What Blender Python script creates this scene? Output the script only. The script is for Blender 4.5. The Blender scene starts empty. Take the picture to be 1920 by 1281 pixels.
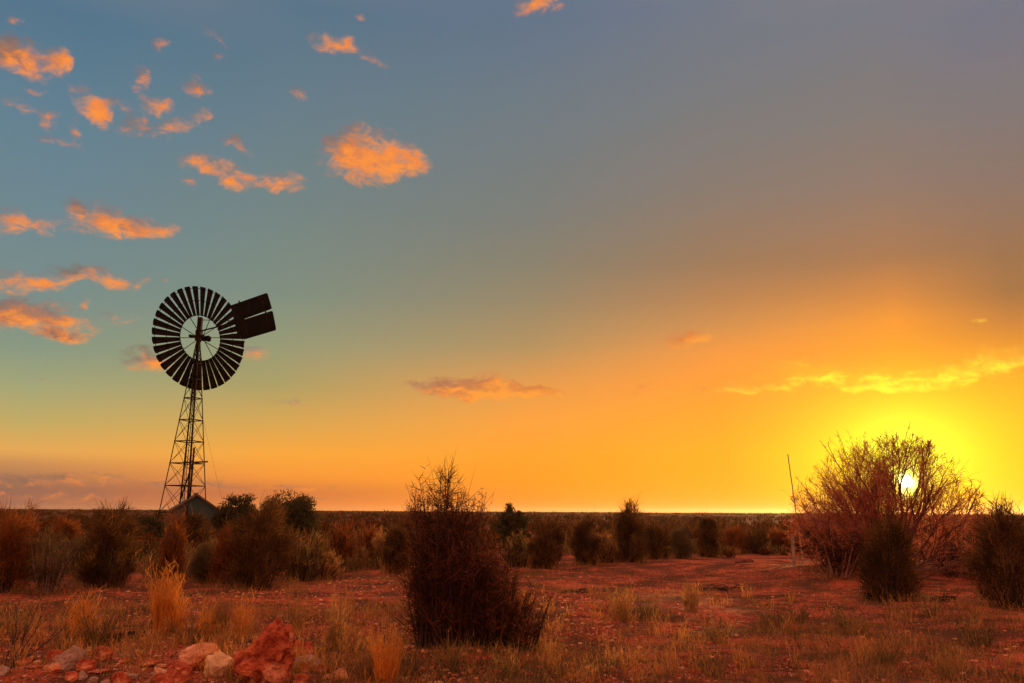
import bpy, math, random
import numpy as np
from mathutils import Vector, Matrix

# ------------------------------------------------------------------ camera
SC = bpy.context.scene
COL = SC.collection
W, H, F = 1920.0, 1281.0, 1493.0            # photograph size, focal length in its pixels
CAMZ = 1.6
PITCH = math.atan(319.0 / F)
ROLL = math.radians(0.33)
CAM_R = Matrix.Rotation(math.radians(90) + PITCH, 3, 'X') @ Matrix.Rotation(ROLL, 3, 'Z')
cam_d = bpy.data.cameras.new("camera")
cam_d.sensor_width = 36.0
cam_d.lens = 36.0 * F / W
cam_d.clip_start = 0.05
cam_d.clip_end = 40000
cam = bpy.data.objects.new("camera", cam_d)
cam.matrix_world = Matrix.Translation((0, 0, CAMZ)) @ CAM_R.to_4x4()
COL.objects.link(cam)
SC.camera = cam


def ray(x, y):
    return (CAM_R @ Vector(((x - W / 2) / F, -(y - H / 2) / F, -1.0))).normalized()


def azel(x, y):
    d = ray(x, y)
    return math.atan2(d.x, d.y), math.asin(d.z)


def gp(x, y):
    d = ray(x, y)
    t = -CAMZ / d.z
    return d.x * t, d.y * t


def at(x, y, Y):
    d = ray(x, y)
    t = Y / d.y
    return Vector((d.x * t, Y, CAMZ + d.z * t))


def lin(c):
    r = []
    for v in c:
        v = v / 255.0
        r.append(v / 12.92 if v <= 0.04045 else ((v + 0.055) / 1.055) ** 2.4)
    return (r[0], r[1], r[2], 1.0)


# ------------------------------------------------------------------ sky, sun, exposure
SC.view_settings.view_transform = 'Standard'
SC.view_settings.look = 'None'
SC.view_settings.exposure = 0.0
SC.view_settings.gamma = 1.0
SC.render.engine = 'CYCLES'
SC.cycles.use_denoising = True
try:
    SC.cycles.denoiser = 'OPENIMAGEDENOISE'
except Exception:
    pass
SC.cycles.sample_clamp_indirect = 4.0
SC.cycles.max_bounces = 8
SC.cycles.diffuse_bounces = 4
SC.cycles.transmission_bounces = 4
SC.cycles.volume_bounces = 0

SUN_AZ, SUN_EL = azel(1700, 903)
world = bpy.data.worlds.new("World")
SC.world = world
world.use_nodes = True
NT = world.node_tree
NT.nodes.clear()


class NB:
    """short helper for building node trees"""

    def __init__(self, nt):
        self.nt = nt

    def n(self, kind, **kw):
        nd = self.nt.nodes.new(kind)
        for k, v in kw.items():
            setattr(nd, k, v)
        return nd

    def put(self, sock, v):
        if hasattr(v, 'is_linked') or isinstance(v, bpy.types.NodeSocket):
            self.nt.links.new(v, sock)
        else:
            sock.default_value = v

    def math(self, op, a, b=None, c=None, clamp=False):
        nd = self.n('ShaderNodeMath', operation=op, use_clamp=clamp)
        self.put(nd.inputs[0], a)
        if b is not None:
            self.put(nd.inputs[1], b)
        if c is not None:
            self.put(nd.inputs[2], c)
        return nd.outputs[0]

    def mix(self, f, a, b, blend='MIX'):
        nd = self.n('ShaderNodeMix', data_type='RGBA', blend_type=blend)
        self.put(nd.inputs[0], f)
        self.put(nd.inputs[6], a)
        self.put(nd.inputs[7], b)
        return nd.outputs[2]

    def smooth(self, v, a, b, lo=0.0, hi=1.0, kind='SMOOTHSTEP'):
        nd = self.n('ShaderNodeMapRange', interpolation_type=kind)
        self.put(nd.inputs[0], v)
        for i, q in enumerate((a, b, lo, hi)):
            nd.inputs[i + 1].default_value = q
        return nd.outputs[0]

    def ramp(self, fac, stops, interp='LINEAR'):
        nd = self.n('ShaderNodeValToRGB')
        nd.color_ramp.interpolation = interp
        els = nd.color_ramp.elements
        stops = sorted(stops, key=lambda s: s[0])
        els[0].position, els[0].color = stops[0]
        els[1].position, els[1].color = stops[-1]
        for p, c in stops[1:-1]:
            e = els.new(p)
            e.color = c
        self.put(nd.inputs[0], fac)
        return nd.outputs[0]

    def noise(self, vec, scale, detail=4.0, rough=0.55, dims='3D', dist=0.0):
        nd = self.n('ShaderNodeTexNoise', noise_dimensions=dims)
        if vec is not None:
            self.put(nd.inputs['Vector'], vec)
        nd.inputs['Scale'].default_value = scale
        nd.inputs['Detail'].default_value = detail
        nd.inputs['Roughness'].default_value = rough
        nd.inputs['Distortion'].default_value = dist
        return nd.outputs['Fac']


B = NB(NT)
tc = B.n('ShaderNodeTexCoord')
DIR = tc.outputs['Generated']
sep = B.n('ShaderNodeSeparateXYZ')
B.put(sep.inputs[0], DIR)
AZ = B.math('ARCTAN2', sep.outputs[0], sep.outputs[1])
EL = B.math('ARCSINE', sep.outputs[2])
ELMAX = math.radians(70)
ELF = B.math('DIVIDE', EL, ELMAX, clamp=True)
ZENC = (1.0, 0.47, 0.29, 1)  # overhead sky, raised above dusk brightness to light the ground
columns = [   # image column, then (image row, colour of the sky there)
    (60, [(0, (82, 115, 138)), (200, (97, 127, 144)), (400, (109, 133, 141)), (550, (119, 139, 135)),
          (650, (134, 149, 127)), (720, (160, 162, 118)), (790, (192, 168, 98)), (846, (228, 166, 84)), (872, (198, 136, 84)),
          (915, (152, 102, 82)), (950, (158, 100, 80))]),
    (520, [(0, (88, 115, 135)), (200, (102, 124, 135)), (400, (115, 131, 128)), (550, (125, 139, 123)),
           (650, (149, 151, 114)), (720, (170, 156, 98)), (790, (212, 163, 80)), (850, (246, 164, 58)), (893, (244, 148, 56)),
           (922, (204, 114, 64)), (950, (224, 124, 58))]),
    (1000, [(0, (96, 113, 136)), (200, (110, 121, 128)), (400, (122, 123, 116)), (492, (134, 126, 106)), (560, (148, 131, 100)),
            (650, (178, 142, 90)), (720, (226, 150, 70)), (790, (250, 156, 54)), (850, (255, 156, 38)), (900, (255, 150, 28)),
            (955, (255, 142, 40))]),
    (1350, [(0, (111, 118, 132)), (200, (121, 120, 120)), (350, (134, 119, 108)), (492, (154, 117, 84)), (560, (182, 126, 76)),
            (610, (206, 138, 72)), (660, (240, 146, 56)), (720, (255, 151, 42)), (790, (255, 160, 28)), (850, (255, 166, 14)), (955, (255, 160, 16))]),
    (1690, [(0, (118, 119, 128)), (200, (128, 119, 114)), (350, (143, 117, 101)), (480, (166, 115, 74)), (547, (208, 130, 58)),
            (600, (242, 146, 42)), (650, (250, 152, 28)), (720, (255, 172, 16)), (790, (255, 190, 10)), (850, (255, 206, 6)),
            (955, (255, 190, 4))]),
    (1910, [(0, (116, 116, 129)), (200, (127, 116, 114)), (350, (138, 112, 97)), (480, (152, 108, 70)), (547, (160, 108, 60)),
            (600, (196, 122, 50)), (650, (230, 142, 32)), (720, (250, 166, 14)), (790, (255, 178, 8)), (950, (255, 184, 6))]),
]
sky_col = None
prev_az = None
REAR_FILL_C = [(0.0, (0.92, 0.35, 0.18, 1)), (0.15, (1.25, 0.48, 0.25, 1)), (0.45, (1.42, 0.57, 0.31, 1)), (0.75, (1.15, 0.50, 0.30, 1)), (1.0, ZENC)]  # unseen sky behind the camera, brightened and warmed to lift the foreground
REAR_FILL = B.ramp(ELF, REAR_FILL_C)
ramps = []
for cx, stops in columns:
    st = []
    for (yy, c) in stops:
        a, e = azel(cx, yy)
        st.append((max(0.0, e / ELMAX), lin(c)))
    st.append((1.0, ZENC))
    ramps.append((azel(cx, 700)[0], B.ramp(ELF, st)))
sky_col = ramps[0][1]
for i in range(1, len(ramps)):
    f = B.smooth(AZ, ramps[i - 1][0], ramps[i][0], kind='LINEAR')
    sky_col = B.mix(f, sky_col, ramps[i][1])
absdaz = B.math('ABSOLUTE', AZ)
sky_col = B.mix(B.smooth(absdaz, math.radians(38), math.radians(110)), sky_col, REAR_FILL)

# glow of the air round the sun, and the sun's disc
dx = B.math('SUBTRACT', AZ, SUN_AZ)
dy = B.math('SUBTRACT', EL, SUN_EL)
dyg = B.math('SUBTRACT', EL, SUN_EL + math.radians(1.6))


def glow(sx, sy, amp, col, yy):
    a = B.math('DIVIDE', dx, math.radians(sx))
    b = B.math('DIVIDE', yy, math.radians(sy))
    r2 = B.math('MULTIPLY_ADD', a, a, B.math('MULTIPLY', b, b))
    g = B.math('EXPONENT', B.math('MULTIPLY', r2, -1.0))
    nd = B.n('ShaderNodeVectorMath', operation='SCALE')
    nd.inputs[0].default_value = col
    B.put(nd.inputs['Scale'], B.math('MULTIPLY', g, amp))
    return nd.outputs[0]


def add(a, b):
    nd = B.n('ShaderNodeVectorMath', operation='ADD')
    B.put(nd.inputs[0], a)
    B.put(nd.inputs[1], b)
    return nd.outputs[0]


# ---- clouds: each an ellipse of density in (azimuth, elevation), broken up by noise
clouds = [   # centre x, y, half width, half height, tilt (deg, clockwise), density, greyness
    # upper left
    (60, 108, 74, 38, 12, 0.85, 0.55), (118, 110, 24, 26, 10, 0.95, 0.1), (22, 96, 42, 34, 0, 0.6, 0.8), (34, 40, 24, 10, 10, 0.4, 0.5),
    (296, 84, 22, 18, -15, 0.62, 0.4), (262, 146, 20, 32, 10, 0.55, 0.5), (296, 194, 38, 22, 12, 0.95, 0.1), (364, 166, 30, 20, 10, 0.48, 0.5),
    (164, 190, 44, 26, 30, 1.0, 0.0), (186, 216, 26, 18, 40, 0.95, 0.0), (32, 192, 34, 20, 30, 0.5, 0.5), (94, 222, 24, 30, 15, 0.7, 0.3),
    (100, 268, 40, 12, 8, 0.55, 0.4), (146, 250, 12, 30, -10, 0.42, 0.4), (222, 196, 30, 18, 15, 0.45, 0.8), (325, 236, 32, 14, 0, 0.85, 0.1),
    (376, 220, 26, 20, -12, 0.85, 0.2), (270, 242, 50, 20, 10, 0.45, 0.8), (255, 220, 24, 12, 0, 0.45, 0.5), (445, 268, 34, 18, 35, 0.42, 0.6),
    (400, 62, 32, 16, 35, 0.30, 0.9), (400, 104, 18, 12, 0, 0.28, 0.8), (356, 142, 16, 10, 0, 0.4, 0.5), (60, 168, 26, 10, 10, 0.36, 0.6),
    # middle
    (624, 82, 46, 22, 4, 0.95, 0.05), (696, 106, 34, 14, 25, 0.42, 0.5), (560, 172, 18, 14, 40, 0.36, 0.7), (670, 27, 18, 10, 15, 0.34, 0.5),
    (1004, 10, 52, 20, -4, 0.9, 0.15), (690, 292, 84, 52, 4, 1.5, 0.0), (650, 270, 44, 30, 0, 1.0, 0.75), (765, 300, 44, 26, 20, 1.0, 0.0),
    (386, 306, 46, 20, 6, 1.0, 0.15), (432, 330, 40, 26, 15, 1.0, 0.05), (520, 340, 52, 20, 4, 1.15, 0.0), (356, 338, 20, 12, 30, 0.36, 0.4),
    # left edge banks
    (10, 414, 44, 30, 10, 1.05, 0.15), (86, 422, 40, 18, 5, 0.7, 0.15), (190, 410, 70, 32, 12, 0.95, 0.25), (285, 426, 46, 20, 12, 0.8, 0.1),
    (140, 388, 30, 14, 20, 0.55, 0.8), (240, 420, 60, 20, 10, 0.5, 0.5),
    (30, 528, 54, 24, 6, 1.05, 0.1), (92, 530, 36, 18, -10, 0.95, 0.0), (140, 512, 52, 14, 6, 0.75, 1.0), (205, 524, 42, 18, 10, 1.1, 0.0),
    (262, 530, 16, 10, 0, 0.38, 0.2), (156, 564, 14, 18, 0, 0.42, 0.2), (304, 526, 12, 8, 0, 0.34, 0.3),
    (60, 592, 120, 32, 9, 1.15, 0.35), (30, 588, 80, 24, 5, 0.9, 0.9), (215, 594, 36, 13, 8, 0.75, 0.1), (122, 630, 52, 16, 5, 0.95, 1.0),
    (268, 670, 40, 26, 6, 0.85, 0.9), (285, 684, 44, 14, 4, 0.6, 0.1), (476, 659, 30, 14, 6, 0.95, 0.0), (76, 710, 30, 9, 3, 0.42, 0.2),
    # low ones towards the sun
    (550, 759, 66, 10, 2, 0.40, 0.0), (890, 728, 116, 20, 2, 1.8, 0.6), (915, 712, 38, 18, 0, 1.1, 0.1), (1010, 736, 60, 11, 3, 1.0, 0.0), (870, 746, 60, 12, 4, 0.8, 0.0),
    (1290, 636, 44, 15, -4, 1.0, 0.0), (1205, 733, 56, 13, 0, 0.42, 0.0), (1390, 728, 90, 10, 0, 1.0, 0.5), (1600, 706, 200, 18, 1, 1.0, 0.8),
    (1510, 694, 80, 24, 8, 0.8, 0.8), (1810, 695, 80, 22, -6, 0.85, 0.4), (1890, 676, 80, 26, 10, 0.9, 0.75), (1840, 604, 20, 8, 0, 0.34, 0.1),
    (1670, 728, 130, 9, -1, 1.0, 0.0), (1680, 824, 26, 6, 0, 0.3, 0.0),
    # bank along the horizon at the left
    (90, 898, 250, 15, 1.5, 0.55, 1.0), (60, 925, 260, 14, 1.0, 0.5, 1.0), (470, 914, 230, 9, 1.0, 0.42, 0.8), (640, 936, 190, 9, 0.6, 0.26, 0.5),
]
comb = B.n('ShaderNodeCombineXYZ')
B.put(comb.inputs[0], AZ)
B.put(comb.inputs[1], EL)
P = comb.outputs[0]
# domain warp so that no outline is an ellipse
wn = B.n('ShaderNodeTexNoise', noise_dimensions='2D')
B.put(wn.inputs['Vector'], P)
wn.inputs['Scale'].default_value = 26.0
wn.inputs['Detail'].default_value = 3.0
wsub = B.n('ShaderNodeVectorMath', operation='SUBTRACT')
B.put(wsub.inputs[0], wn.outputs['Color'])
wsub.inputs[1].default_value = (0.5, 0.5, 0.5)
wsc = B.n('ShaderNodeVectorMath', operation='MULTIPLY')
B.put(wsc.inputs[0], wsub.outputs[0])
wsc.inputs[1].default_value = (0.024, 0.018, 0.0)
P2 = add(P, wsc.outputs[0])
acc = None
for (cx, cy, rx, ry, tilt, amp, gr) in clouds:
    if amp < 0.65 and cy < 640:
        amp *= 1.22
    a0, e0 = azel(cx, cy)
    ax, ex = azel(cx + 1, cy)
    ay, ey = azel(cx, cy + 1)
    sx = math.hypot(ax - a0, ex - e0)
    sy = math.hypot(ay - a0, ey - e0)
    rot0 = math.atan2(ex - e0, ax - a0)
    mp = B.n('ShaderNodeMapping', vector_type='TEXTURE')
    if acc is None:
        B.put(mp.inputs['Vector'], P2)
    else:                                   # (keeps the shader's evaluation in order, so that it fits its stack)
        sq = B.n('ShaderNodeVectorMath', operation='MULTIPLY_ADD')
        B.put(sq.inputs[0], acc)
        sq.inputs[1].default_value = (1e-7, 1e-7, 1e-7)
        B.put(sq.inputs[2], P2)
        B.put(mp.inputs['Vector'], sq.outputs[0])
    mp.inputs['Location'].default_value = (a0, e0, 0)
    mp.inputs['Rotation'].default_value = (0, 0, rot0 - math.radians(tilt))
    mp.inputs['Scale'].default_value = (rx * sx * 1.30, ry * sy * 1.30, 1)
    ln = B.n('ShaderNodeVectorMath', operation='LENGTH')
    B.put(ln.inputs[0], mp.outputs[0])
    d = B.math('MULTIPLY', B.math('SUBTRACT', 1.0, ln.outputs['Value'], clamp=True), amp * 0.88)
    dt = B.n('ShaderNodeVectorMath', operation='DOT_PRODUCT')
    B.put(dt.inputs[0], mp.outputs[0])
    dt.inputs[1].default_value = (0.55, -0.85, 0)
    cv = B.n('ShaderNodeCombineXYZ')
    cv.inputs[0].default_value = 1.0
    cv.inputs[1].default_value = gr
    B.put(cv.inputs[2], dt.outputs['Value'])
    ma = B.n('ShaderNodeVectorMath', operation='MULTIPLY_ADD')
    B.put(ma.inputs[0], cv.outputs[0])
    B.put(ma.inputs[1], d)
    if acc is None:
        ma.inputs[2].default_value = (0, 0, 0)
    else:
        B.put(ma.inputs[2], acc)
    acc = ma.outputs[0]
asep = B.n('ShaderNodeSeparateXYZ')
B.put(asep.inputs[0], acc)
dens, grey, shs = asep.outputs
sha = dens
sv = B.n('ShaderNodeVectorMath', operation='MULTIPLY')
B.put(sv.inputs[0], P)
sv.inputs[1].default_value = (1.0, 1.7, 1.0)
n1 = B.noise(sv.outputs[0], 46.0, 7.0, 0.60, '2D', 0.45)
n2 = B.noise(sv.outputs[0], 38.0, 5.0, 0.6, '2D', 0.2)
dn = B.math('MULTIPLY_ADD', B.math('SUBTRACT', n1, 0.5), 1.7, B.math('MULTIPLY', dens, 0.95))
gate = B.smooth(dens, 0.0, 0.30)
alpha = B.math('MULTIPLY', B.math('MULTIPLY', B.smooth(dn, -0.02, 0.95), gate), 0.96)
shade = B.math('DIVIDE', shs, B.math('ADD', sha, 0.01))
shade = B.math('MULTIPLY_ADD', B.math('SUBTRACT', n2, 0.5), 2.2, shade)
lit = B.smooth(B.math('MULTIPLY_ADD', shade, 0.70, B.math('MULTIPLY', dn, 0.25)), -0.36, 0.66)
gfac = B.math('MULTIPLY', B.math('DIVIDE', grey, B.math('ADD', dens, 0.02)), B.smooth(shade, 0.55, -0.25))
c_or = B.ramp(lit, [(0.0, lin((142, 120, 116))), (0.35, lin((198, 140, 108))), (0.65, lin((240, 136, 66))), (1.0, lin((255, 148, 54)))])
c_or = B.mix(gfac, c_or, lin((128, 96, 84)))
sd = B.math('SQRT', B.math('MULTIPLY_ADD', dx, dx, B.math('MULTIPLY', dy, dy)))
near = B.smooth(sd, math.radians(17), math.radians(7))
warm = B.smooth(sd, math.radians(42), math.radians(24))
c_wm = B.mix(lit, lin((212, 112, 52)), lin((255, 156, 52)))
c_or = B.mix(warm, c_or, B.mix(B.math('MULTIPLY', gfac, 0.7), c_wm, lin((176, 108, 66))))
c_sun = B.mix(B.math('MAXIMUM', gfac, 0.0), lin((255, 232, 50)), lin((255, 150, 12)))
c_cl = B.mix(near, c_or, c_sun)
glows = add(glow(5.4, 4.2, 0.42, (0.25, 1.0, 0.02), dyg), add(glow(2.6, 2.2, 0.4, (0.4, 1.0, 0.10), dyg), glow(0.9, 0.9, 1.0, (0.8, 0.8, 0.30), dy)))
sky2 = add(B.mix(alpha, sky_col, c_cl), glows)
r2 = B.math('DIVIDE', sd, math.radians(0.40))
disc = B.math('ADD', B.math('MULTIPLY', B.smooth(sd, math.radians(0.36), math.radians(0.10)), 3.0), B.math('EXPONENT', B.math('MULTIPLY', sd, -1.0 / math.radians(0.125))))
dsc = B.n('ShaderNodeVectorMath', operation='SCALE')
dsc.inputs[0].default_value = (1.0, 0.86, 0.55)
B.put(dsc.inputs['Scale'], B.math('MULTIPLY', disc, 26.0))
sky3 = add(sky2, dsc.outputs[0])

sky_t = B.n('ShaderNodeTexSky', sky_type='NISHITA')
sky_t.sun_disc = False
sky_t.sun_elevation = SUN_EL
sky_t.sun_rotation = SUN_AZ
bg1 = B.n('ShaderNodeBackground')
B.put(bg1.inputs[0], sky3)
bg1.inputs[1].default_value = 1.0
bg2 = B.n('ShaderNodeBackground')
B.put(bg2.inputs[0], sky_t.outputs[0])
bg2.inputs[1].default_value = 0.008
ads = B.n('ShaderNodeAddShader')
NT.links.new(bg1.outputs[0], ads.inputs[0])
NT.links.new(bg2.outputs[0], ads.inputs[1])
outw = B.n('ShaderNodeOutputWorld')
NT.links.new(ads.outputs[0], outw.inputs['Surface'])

sun_l = bpy.data.lights.new("sun", 'SUN')
sun_l.energy = 5.0
sun_l.angle = math.radians(0.8)
sun_l.color = (1.0, 0.46, 0.16)
sun_o = bpy.data.objects.new("sun", sun_l)
sd_v = Vector((math.sin(SUN_AZ) * math.cos(SUN_EL), math.cos(SUN_AZ) * math.cos(SUN_EL), math.sin(SUN_EL)))
sun_o.rotation_euler = sd_v.to_track_quat('Z', 'Y').to_euler()
COL.objects.link(sun_o)


# ------------------------------------------------------------------ noise for geometry
def _hash(ix, iy, iz, seed):
    h = (ix.astype(np.int64) * 374761393 + iy.astype(np.int64) * 668265263 + iz.astype(np.int64) * 2147483647 + seed * 974711) & 0x7fffffff
    h = ((h ^ (h >> 13)) * 1274126177) & 0x7fffffff
    h = ((h ^ (h >> 16)) * 668265263) & 0x7fffffff
    return (h & 0xffff) / 65535.0


def vnoise(x, y, z=None, seed=0):
    if z is None:
        z = np.zeros_like(x)
    ix, iy, iz = np.floor(x), np.floor(y), np.floor(z)
    fx, fy, fz = x - ix, y - iy, z - iz
    fx, fy, fz = (v * v * (3 - 2 * v) for v in (fx, fy, fz))
    r = 0
    for a in (0, 1):
        for b in (0, 1):
            for c in (0, 1):
                w = (fx if a else 1 - fx) * (fy if b else 1 - fy) * (fz if c else 1 - fz)
                r = r + w * _hash(ix + a, iy + b, iz + c, seed)
    return r - 0.5


def fbm(x, y, z=None, octs=4, seed=0):
    s, amp, f = 0, 1.0, 1.0
    for o in range(octs):
        s = s + amp * vnoise(x * f, y * f, None if z is None else z * f, seed + o * 17)
        amp *= 0.5
        f *= 2.03
    return s


MOUNDS = []          # (x, y, radius, height): soil heaped round the bushes


def ground_h(x, y):
    x = np.asarray(x, float)
    y = np.asarray(y, float)
    r = np.hypot(x, y)
    h = 0.16 * fbm(x / 5.0, y / 5.0, octs=3, seed=3) * np.clip((60 - r) / 30, 0.25, 1)
    h = h + 0.05 * fbm(x / 0.8, y / 0.8, octs=3, seed=11) * np.clip((40 - r) / 20, 0, 1)
    h = h + 0.9 * fbm(x / 90.0, y / 90.0, octs=2, seed=21) * np.clip((r - 60) / 300, 0, 1)
    h = h + 5.0 * fbm(x / 1400.0, y / 1400.0, octs=2, seed=25) * np.clip((r - 1200) / 2500, 0, 1)
    for mx, my, mr, mh in MOUNDS:
        d2 = ((x - mx) ** 2 + (y - my) ** 2) / (mr * mr)
        h = h + mh * np.exp(-d2)
    return h


def gz(x, y):
    return float(ground_h(np.array([x]), np.array([y]))[0])


# ------------------------------------------------------------------ mesh helpers
def np_mesh(name, verts, faces, rnd=None, smooth=False):
    """verts (N,3), faces (M,k) of one size k"""
    me = bpy.data.meshes.new(name)
    verts = np.asarray(verts, np.float32)
    faces = np.asarray(faces, np.int32)
    m, k = faces.shape
    me.vertices.add(len(verts))
    me.vertices.foreach_set('co', verts.ravel())
    me.loops.add(m * k)
    me.loops.foreach_set('vertex_index', faces.ravel())
    me.polygons.add(m)
    me.polygons.foreach_set('loop_start', np.arange(0, m * k, k, dtype=np.int32))
    me.polygons.foreach_set('loop_total', np.full(m, k, np.int32))
    if smooth:
        me.polygons.foreach_set('use_smooth', np.ones(m, bool))
    if rnd is not None:
        at_ = me.attributes.new('rnd', 'FLOAT', 'POINT')
        at_.data.foreach_set('value', np.asarray(rnd, np.float32))
    me.update(calc_edges=True)
    return me


def link(name, me, mat, parent=None, loc=None):
    o = bpy.data.objects.new(name, me)
    if mat is not None and len(me.materials) == 0:
        me.materials.append(mat)
    if parent is not None:
        o.parent = parent
    if loc is not None:
        o.location = loc
    COL.objects.link(o)
    return o


def tag(o, label=None, cat=None, group=None, kind=None):
    for k, v in (('label', label), ('category', cat), ('group', group), ('kind', kind)):
        if v:
            o[k] = v
    return o


def empty(name, loc, label, cat, group=None):
    o = bpy.data.objects.new(name, None)
    o.empty_display_size = 0.3
    o.location = loc
    COL.objects.link(o)
    return tag(o, label, cat, group)


class MB:
    """collects bars, tubes and boxes into one mesh"""

    def __init__(self):
        self.v, self.f = [], []

    def add(self, vs, fs):
        b = len(self.v)
        self.v += [tuple(q) for q in vs]
        self.f += [tuple(i + b for i in f) for f in fs]

    def bar(self, p, q, w, h=None, up=None):
        h = h or w
        p, q = Vector(p), Vector(q)
        d = (q - p).normalized()
        u = Vector(up) if up is not None else (Vector((0, 0, 1)) if abs(d.z) < 0.95 else Vector((1, 0, 0)))
        s = d.cross(u).normalized()
        t = s.cross(d).normalized()
        vs = []
        for c in (p, q):
            for a, b in ((-1, -1), (1, -1), (1, 1), (-1, 1)):
                vs.append(c + s * (a * w / 2) + t * (b * h / 2))
        self.add(vs, [(0, 3, 2, 1), (4, 5, 6, 7), (0, 1, 5, 4), (1, 2, 6, 5), (2, 3, 7, 6), (3, 0, 4, 7)])

    def angle(self, p, q, w, th, inward):
        """steel angle section from p to q opening towards inward"""
        p, q = Vector(p), Vector(q)
        d = (q - p).normalized()
        n = (Vector(inward) - d * d.dot(Vector(inward))).normalized()
        s = d.cross(n).normalized()
        for sg in (-1, 1):
            e = (n + s * sg).normalized()
            self.bar(p + e * w / 2, q + e * w / 2, w, th, up=d.cross(e))

    def tube(self, p, q, r0, r1=None, k=8):
        r1 = r0 if r1 is None else r1
        p, q = Vector(p), Vector(q)
        d = (q - p).normalized()
        u = Vector((0, 0, 1)) if abs(d.z) < 0.95 else Vector((1, 0, 0))
        s = d.cross(u).normalized()
        t = s.cross(d)
        vs = []
        for c, r in ((p, r0), (q, r1)):
            for i in range(k):
                a = 2 * math.pi * i / k
                vs.append(c + s * (r * math.cos(a)) + t * (r * math.sin(a)))
        fs = [(i, (i + 1) % k, k + (i + 1) % k, k + i) for i in range(k)]
        fs += [tuple(range(k - 1, -1, -1)), tuple(range(k, 2 * k))]
        self.add(vs, fs)

    def box(self, lo, hi):
        x0, y0, z0 = lo
        x1, y1, z1 = hi
        vs = [(x0, y0, z0), (x1, y0, z0), (x1, y1, z0), (x0, y1, z0), (x0, y0, z1), (x1, y0, z1), (x1, y1, z1), (x0, y1, z1)]
        self.add(vs, [(0, 3, 2, 1), (4, 5, 6, 7), (0, 1, 5, 4), (1, 2, 6, 5), (2, 3, 7, 6), (3, 0, 4, 7)])

    def ring(self, c, r, rt, axis='Y', k=72, kt=5):
        vs, fs = [], []
        for i in range(k):
            a = 2 * math.pi * i / k
            for j in range(kt):
                b = 2 * math.pi * j / kt
                rr = r + rt * math.cos(b)
                vs.append((c[0] + rr * math.cos(a), c[1] + rt * math.sin(b), c[2] + rr * math.sin(a)))
        for i in range(k):
            for j in range(kt):
                fs.append((i * kt + j, i * kt + (j + 1) % kt, ((i + 1) % k) * kt + (j + 1) % kt, ((i + 1) % k) * kt + j))
        self.add(vs, fs)

    def build(self, name, mat, parent=None, loc=None):
        me = bpy.data.meshes.new(name)
        me.from_pydata(self.v, [], self.f)
        me.update()
        return link(name, me, mat, parent, loc)


# ------------------------------------------------------------------ materials
def material(name):
    m = bpy.data.materials.new(name)
    m.use_nodes = True
    m.node_tree.nodes.clear()
    b = NB(m.node_tree)
    out = b.n('ShaderNodeOutputMaterial')
    return m, b, out


def leaf_mat(name, c0, c1, c2, trans=0.45):
    m, b, out = material(name)
    a = b.n('ShaderNodeAttribute', attribute_name='rnd')
    col = b.ramp(a.outputs['Fac'], [(0.0, (*c0, 1)), (0.5, (*c1, 1)), (1.0, (*c2, 1))])
    geo = b.n('ShaderNodeNewGeometry')
    nz = b.noise(geo.outputs['Position'], 2.3, 3.0)
    col = b.mix(b.smooth(nz, 0.35, 0.7, 0.0, 0.5), col, (*[0.55 * v for v in c0], 1))
    df = b.n('ShaderNodeBsdfDiffuse')
    tr = b.n('ShaderNodeBsdfTranslucent')
    b.put(df.inputs[0], col)
    b.put(tr.inputs[0], col)
    mx = b.n('ShaderNodeMixShader')
    mx.inputs[0].default_value = trans
    b.nt.links.new(df.outputs[0], mx.inputs[1])
    b.nt.links.new(tr.outputs[0], mx.inputs[2])
    b.nt.links.new(mx.outputs[0], out.inputs['Surface'])
    return m


def rough_mat(name, c0, c1, scale=8.0, rough=0.85, metal=0.0, bump=0.0, c2=None, spec=0.2):
    m, b, out = material(name)
    t = b.n('ShaderNodeTexCoord')
    nz = b.noise(t.outputs['Object'], scale, 5.0, 0.62)
    col = b.mix(b.smooth(nz, 0.35, 0.65), (*c0, 1), (*c1, 1))
    if c2:
        n2 = b.noise(t.outputs['Object'], scale * 0.35, 4.0, 0.6)
        col = b.mix(b.smooth(n2, 0.5, 0.66), col, (*c2, 1))
    p = b.n('ShaderNodeBsdfPrincipled')
    b.put(p.inputs['Base Color'], col)
    p.inputs['Roughness'].default_value = rough
    p.inputs['Metallic'].default_value = metal
    p.inputs['Specular IOR Level'].default_value = spec
    if bump:
        bp = b.n('ShaderNodeBump')
        bp.inputs['Strength'].default_value = 0.8
        bp.inputs['Distance'].default_value = bump
        b.put(bp.inputs['Height'], b.noise(t.outputs['Object'], scale * 4, 6.0, 0.7))
        b.nt.links.new(bp.outputs[0], p.inputs['Normal'])
    b.nt.links.new(p.outputs[0], out.inputs['Surface'])
    return m


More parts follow.
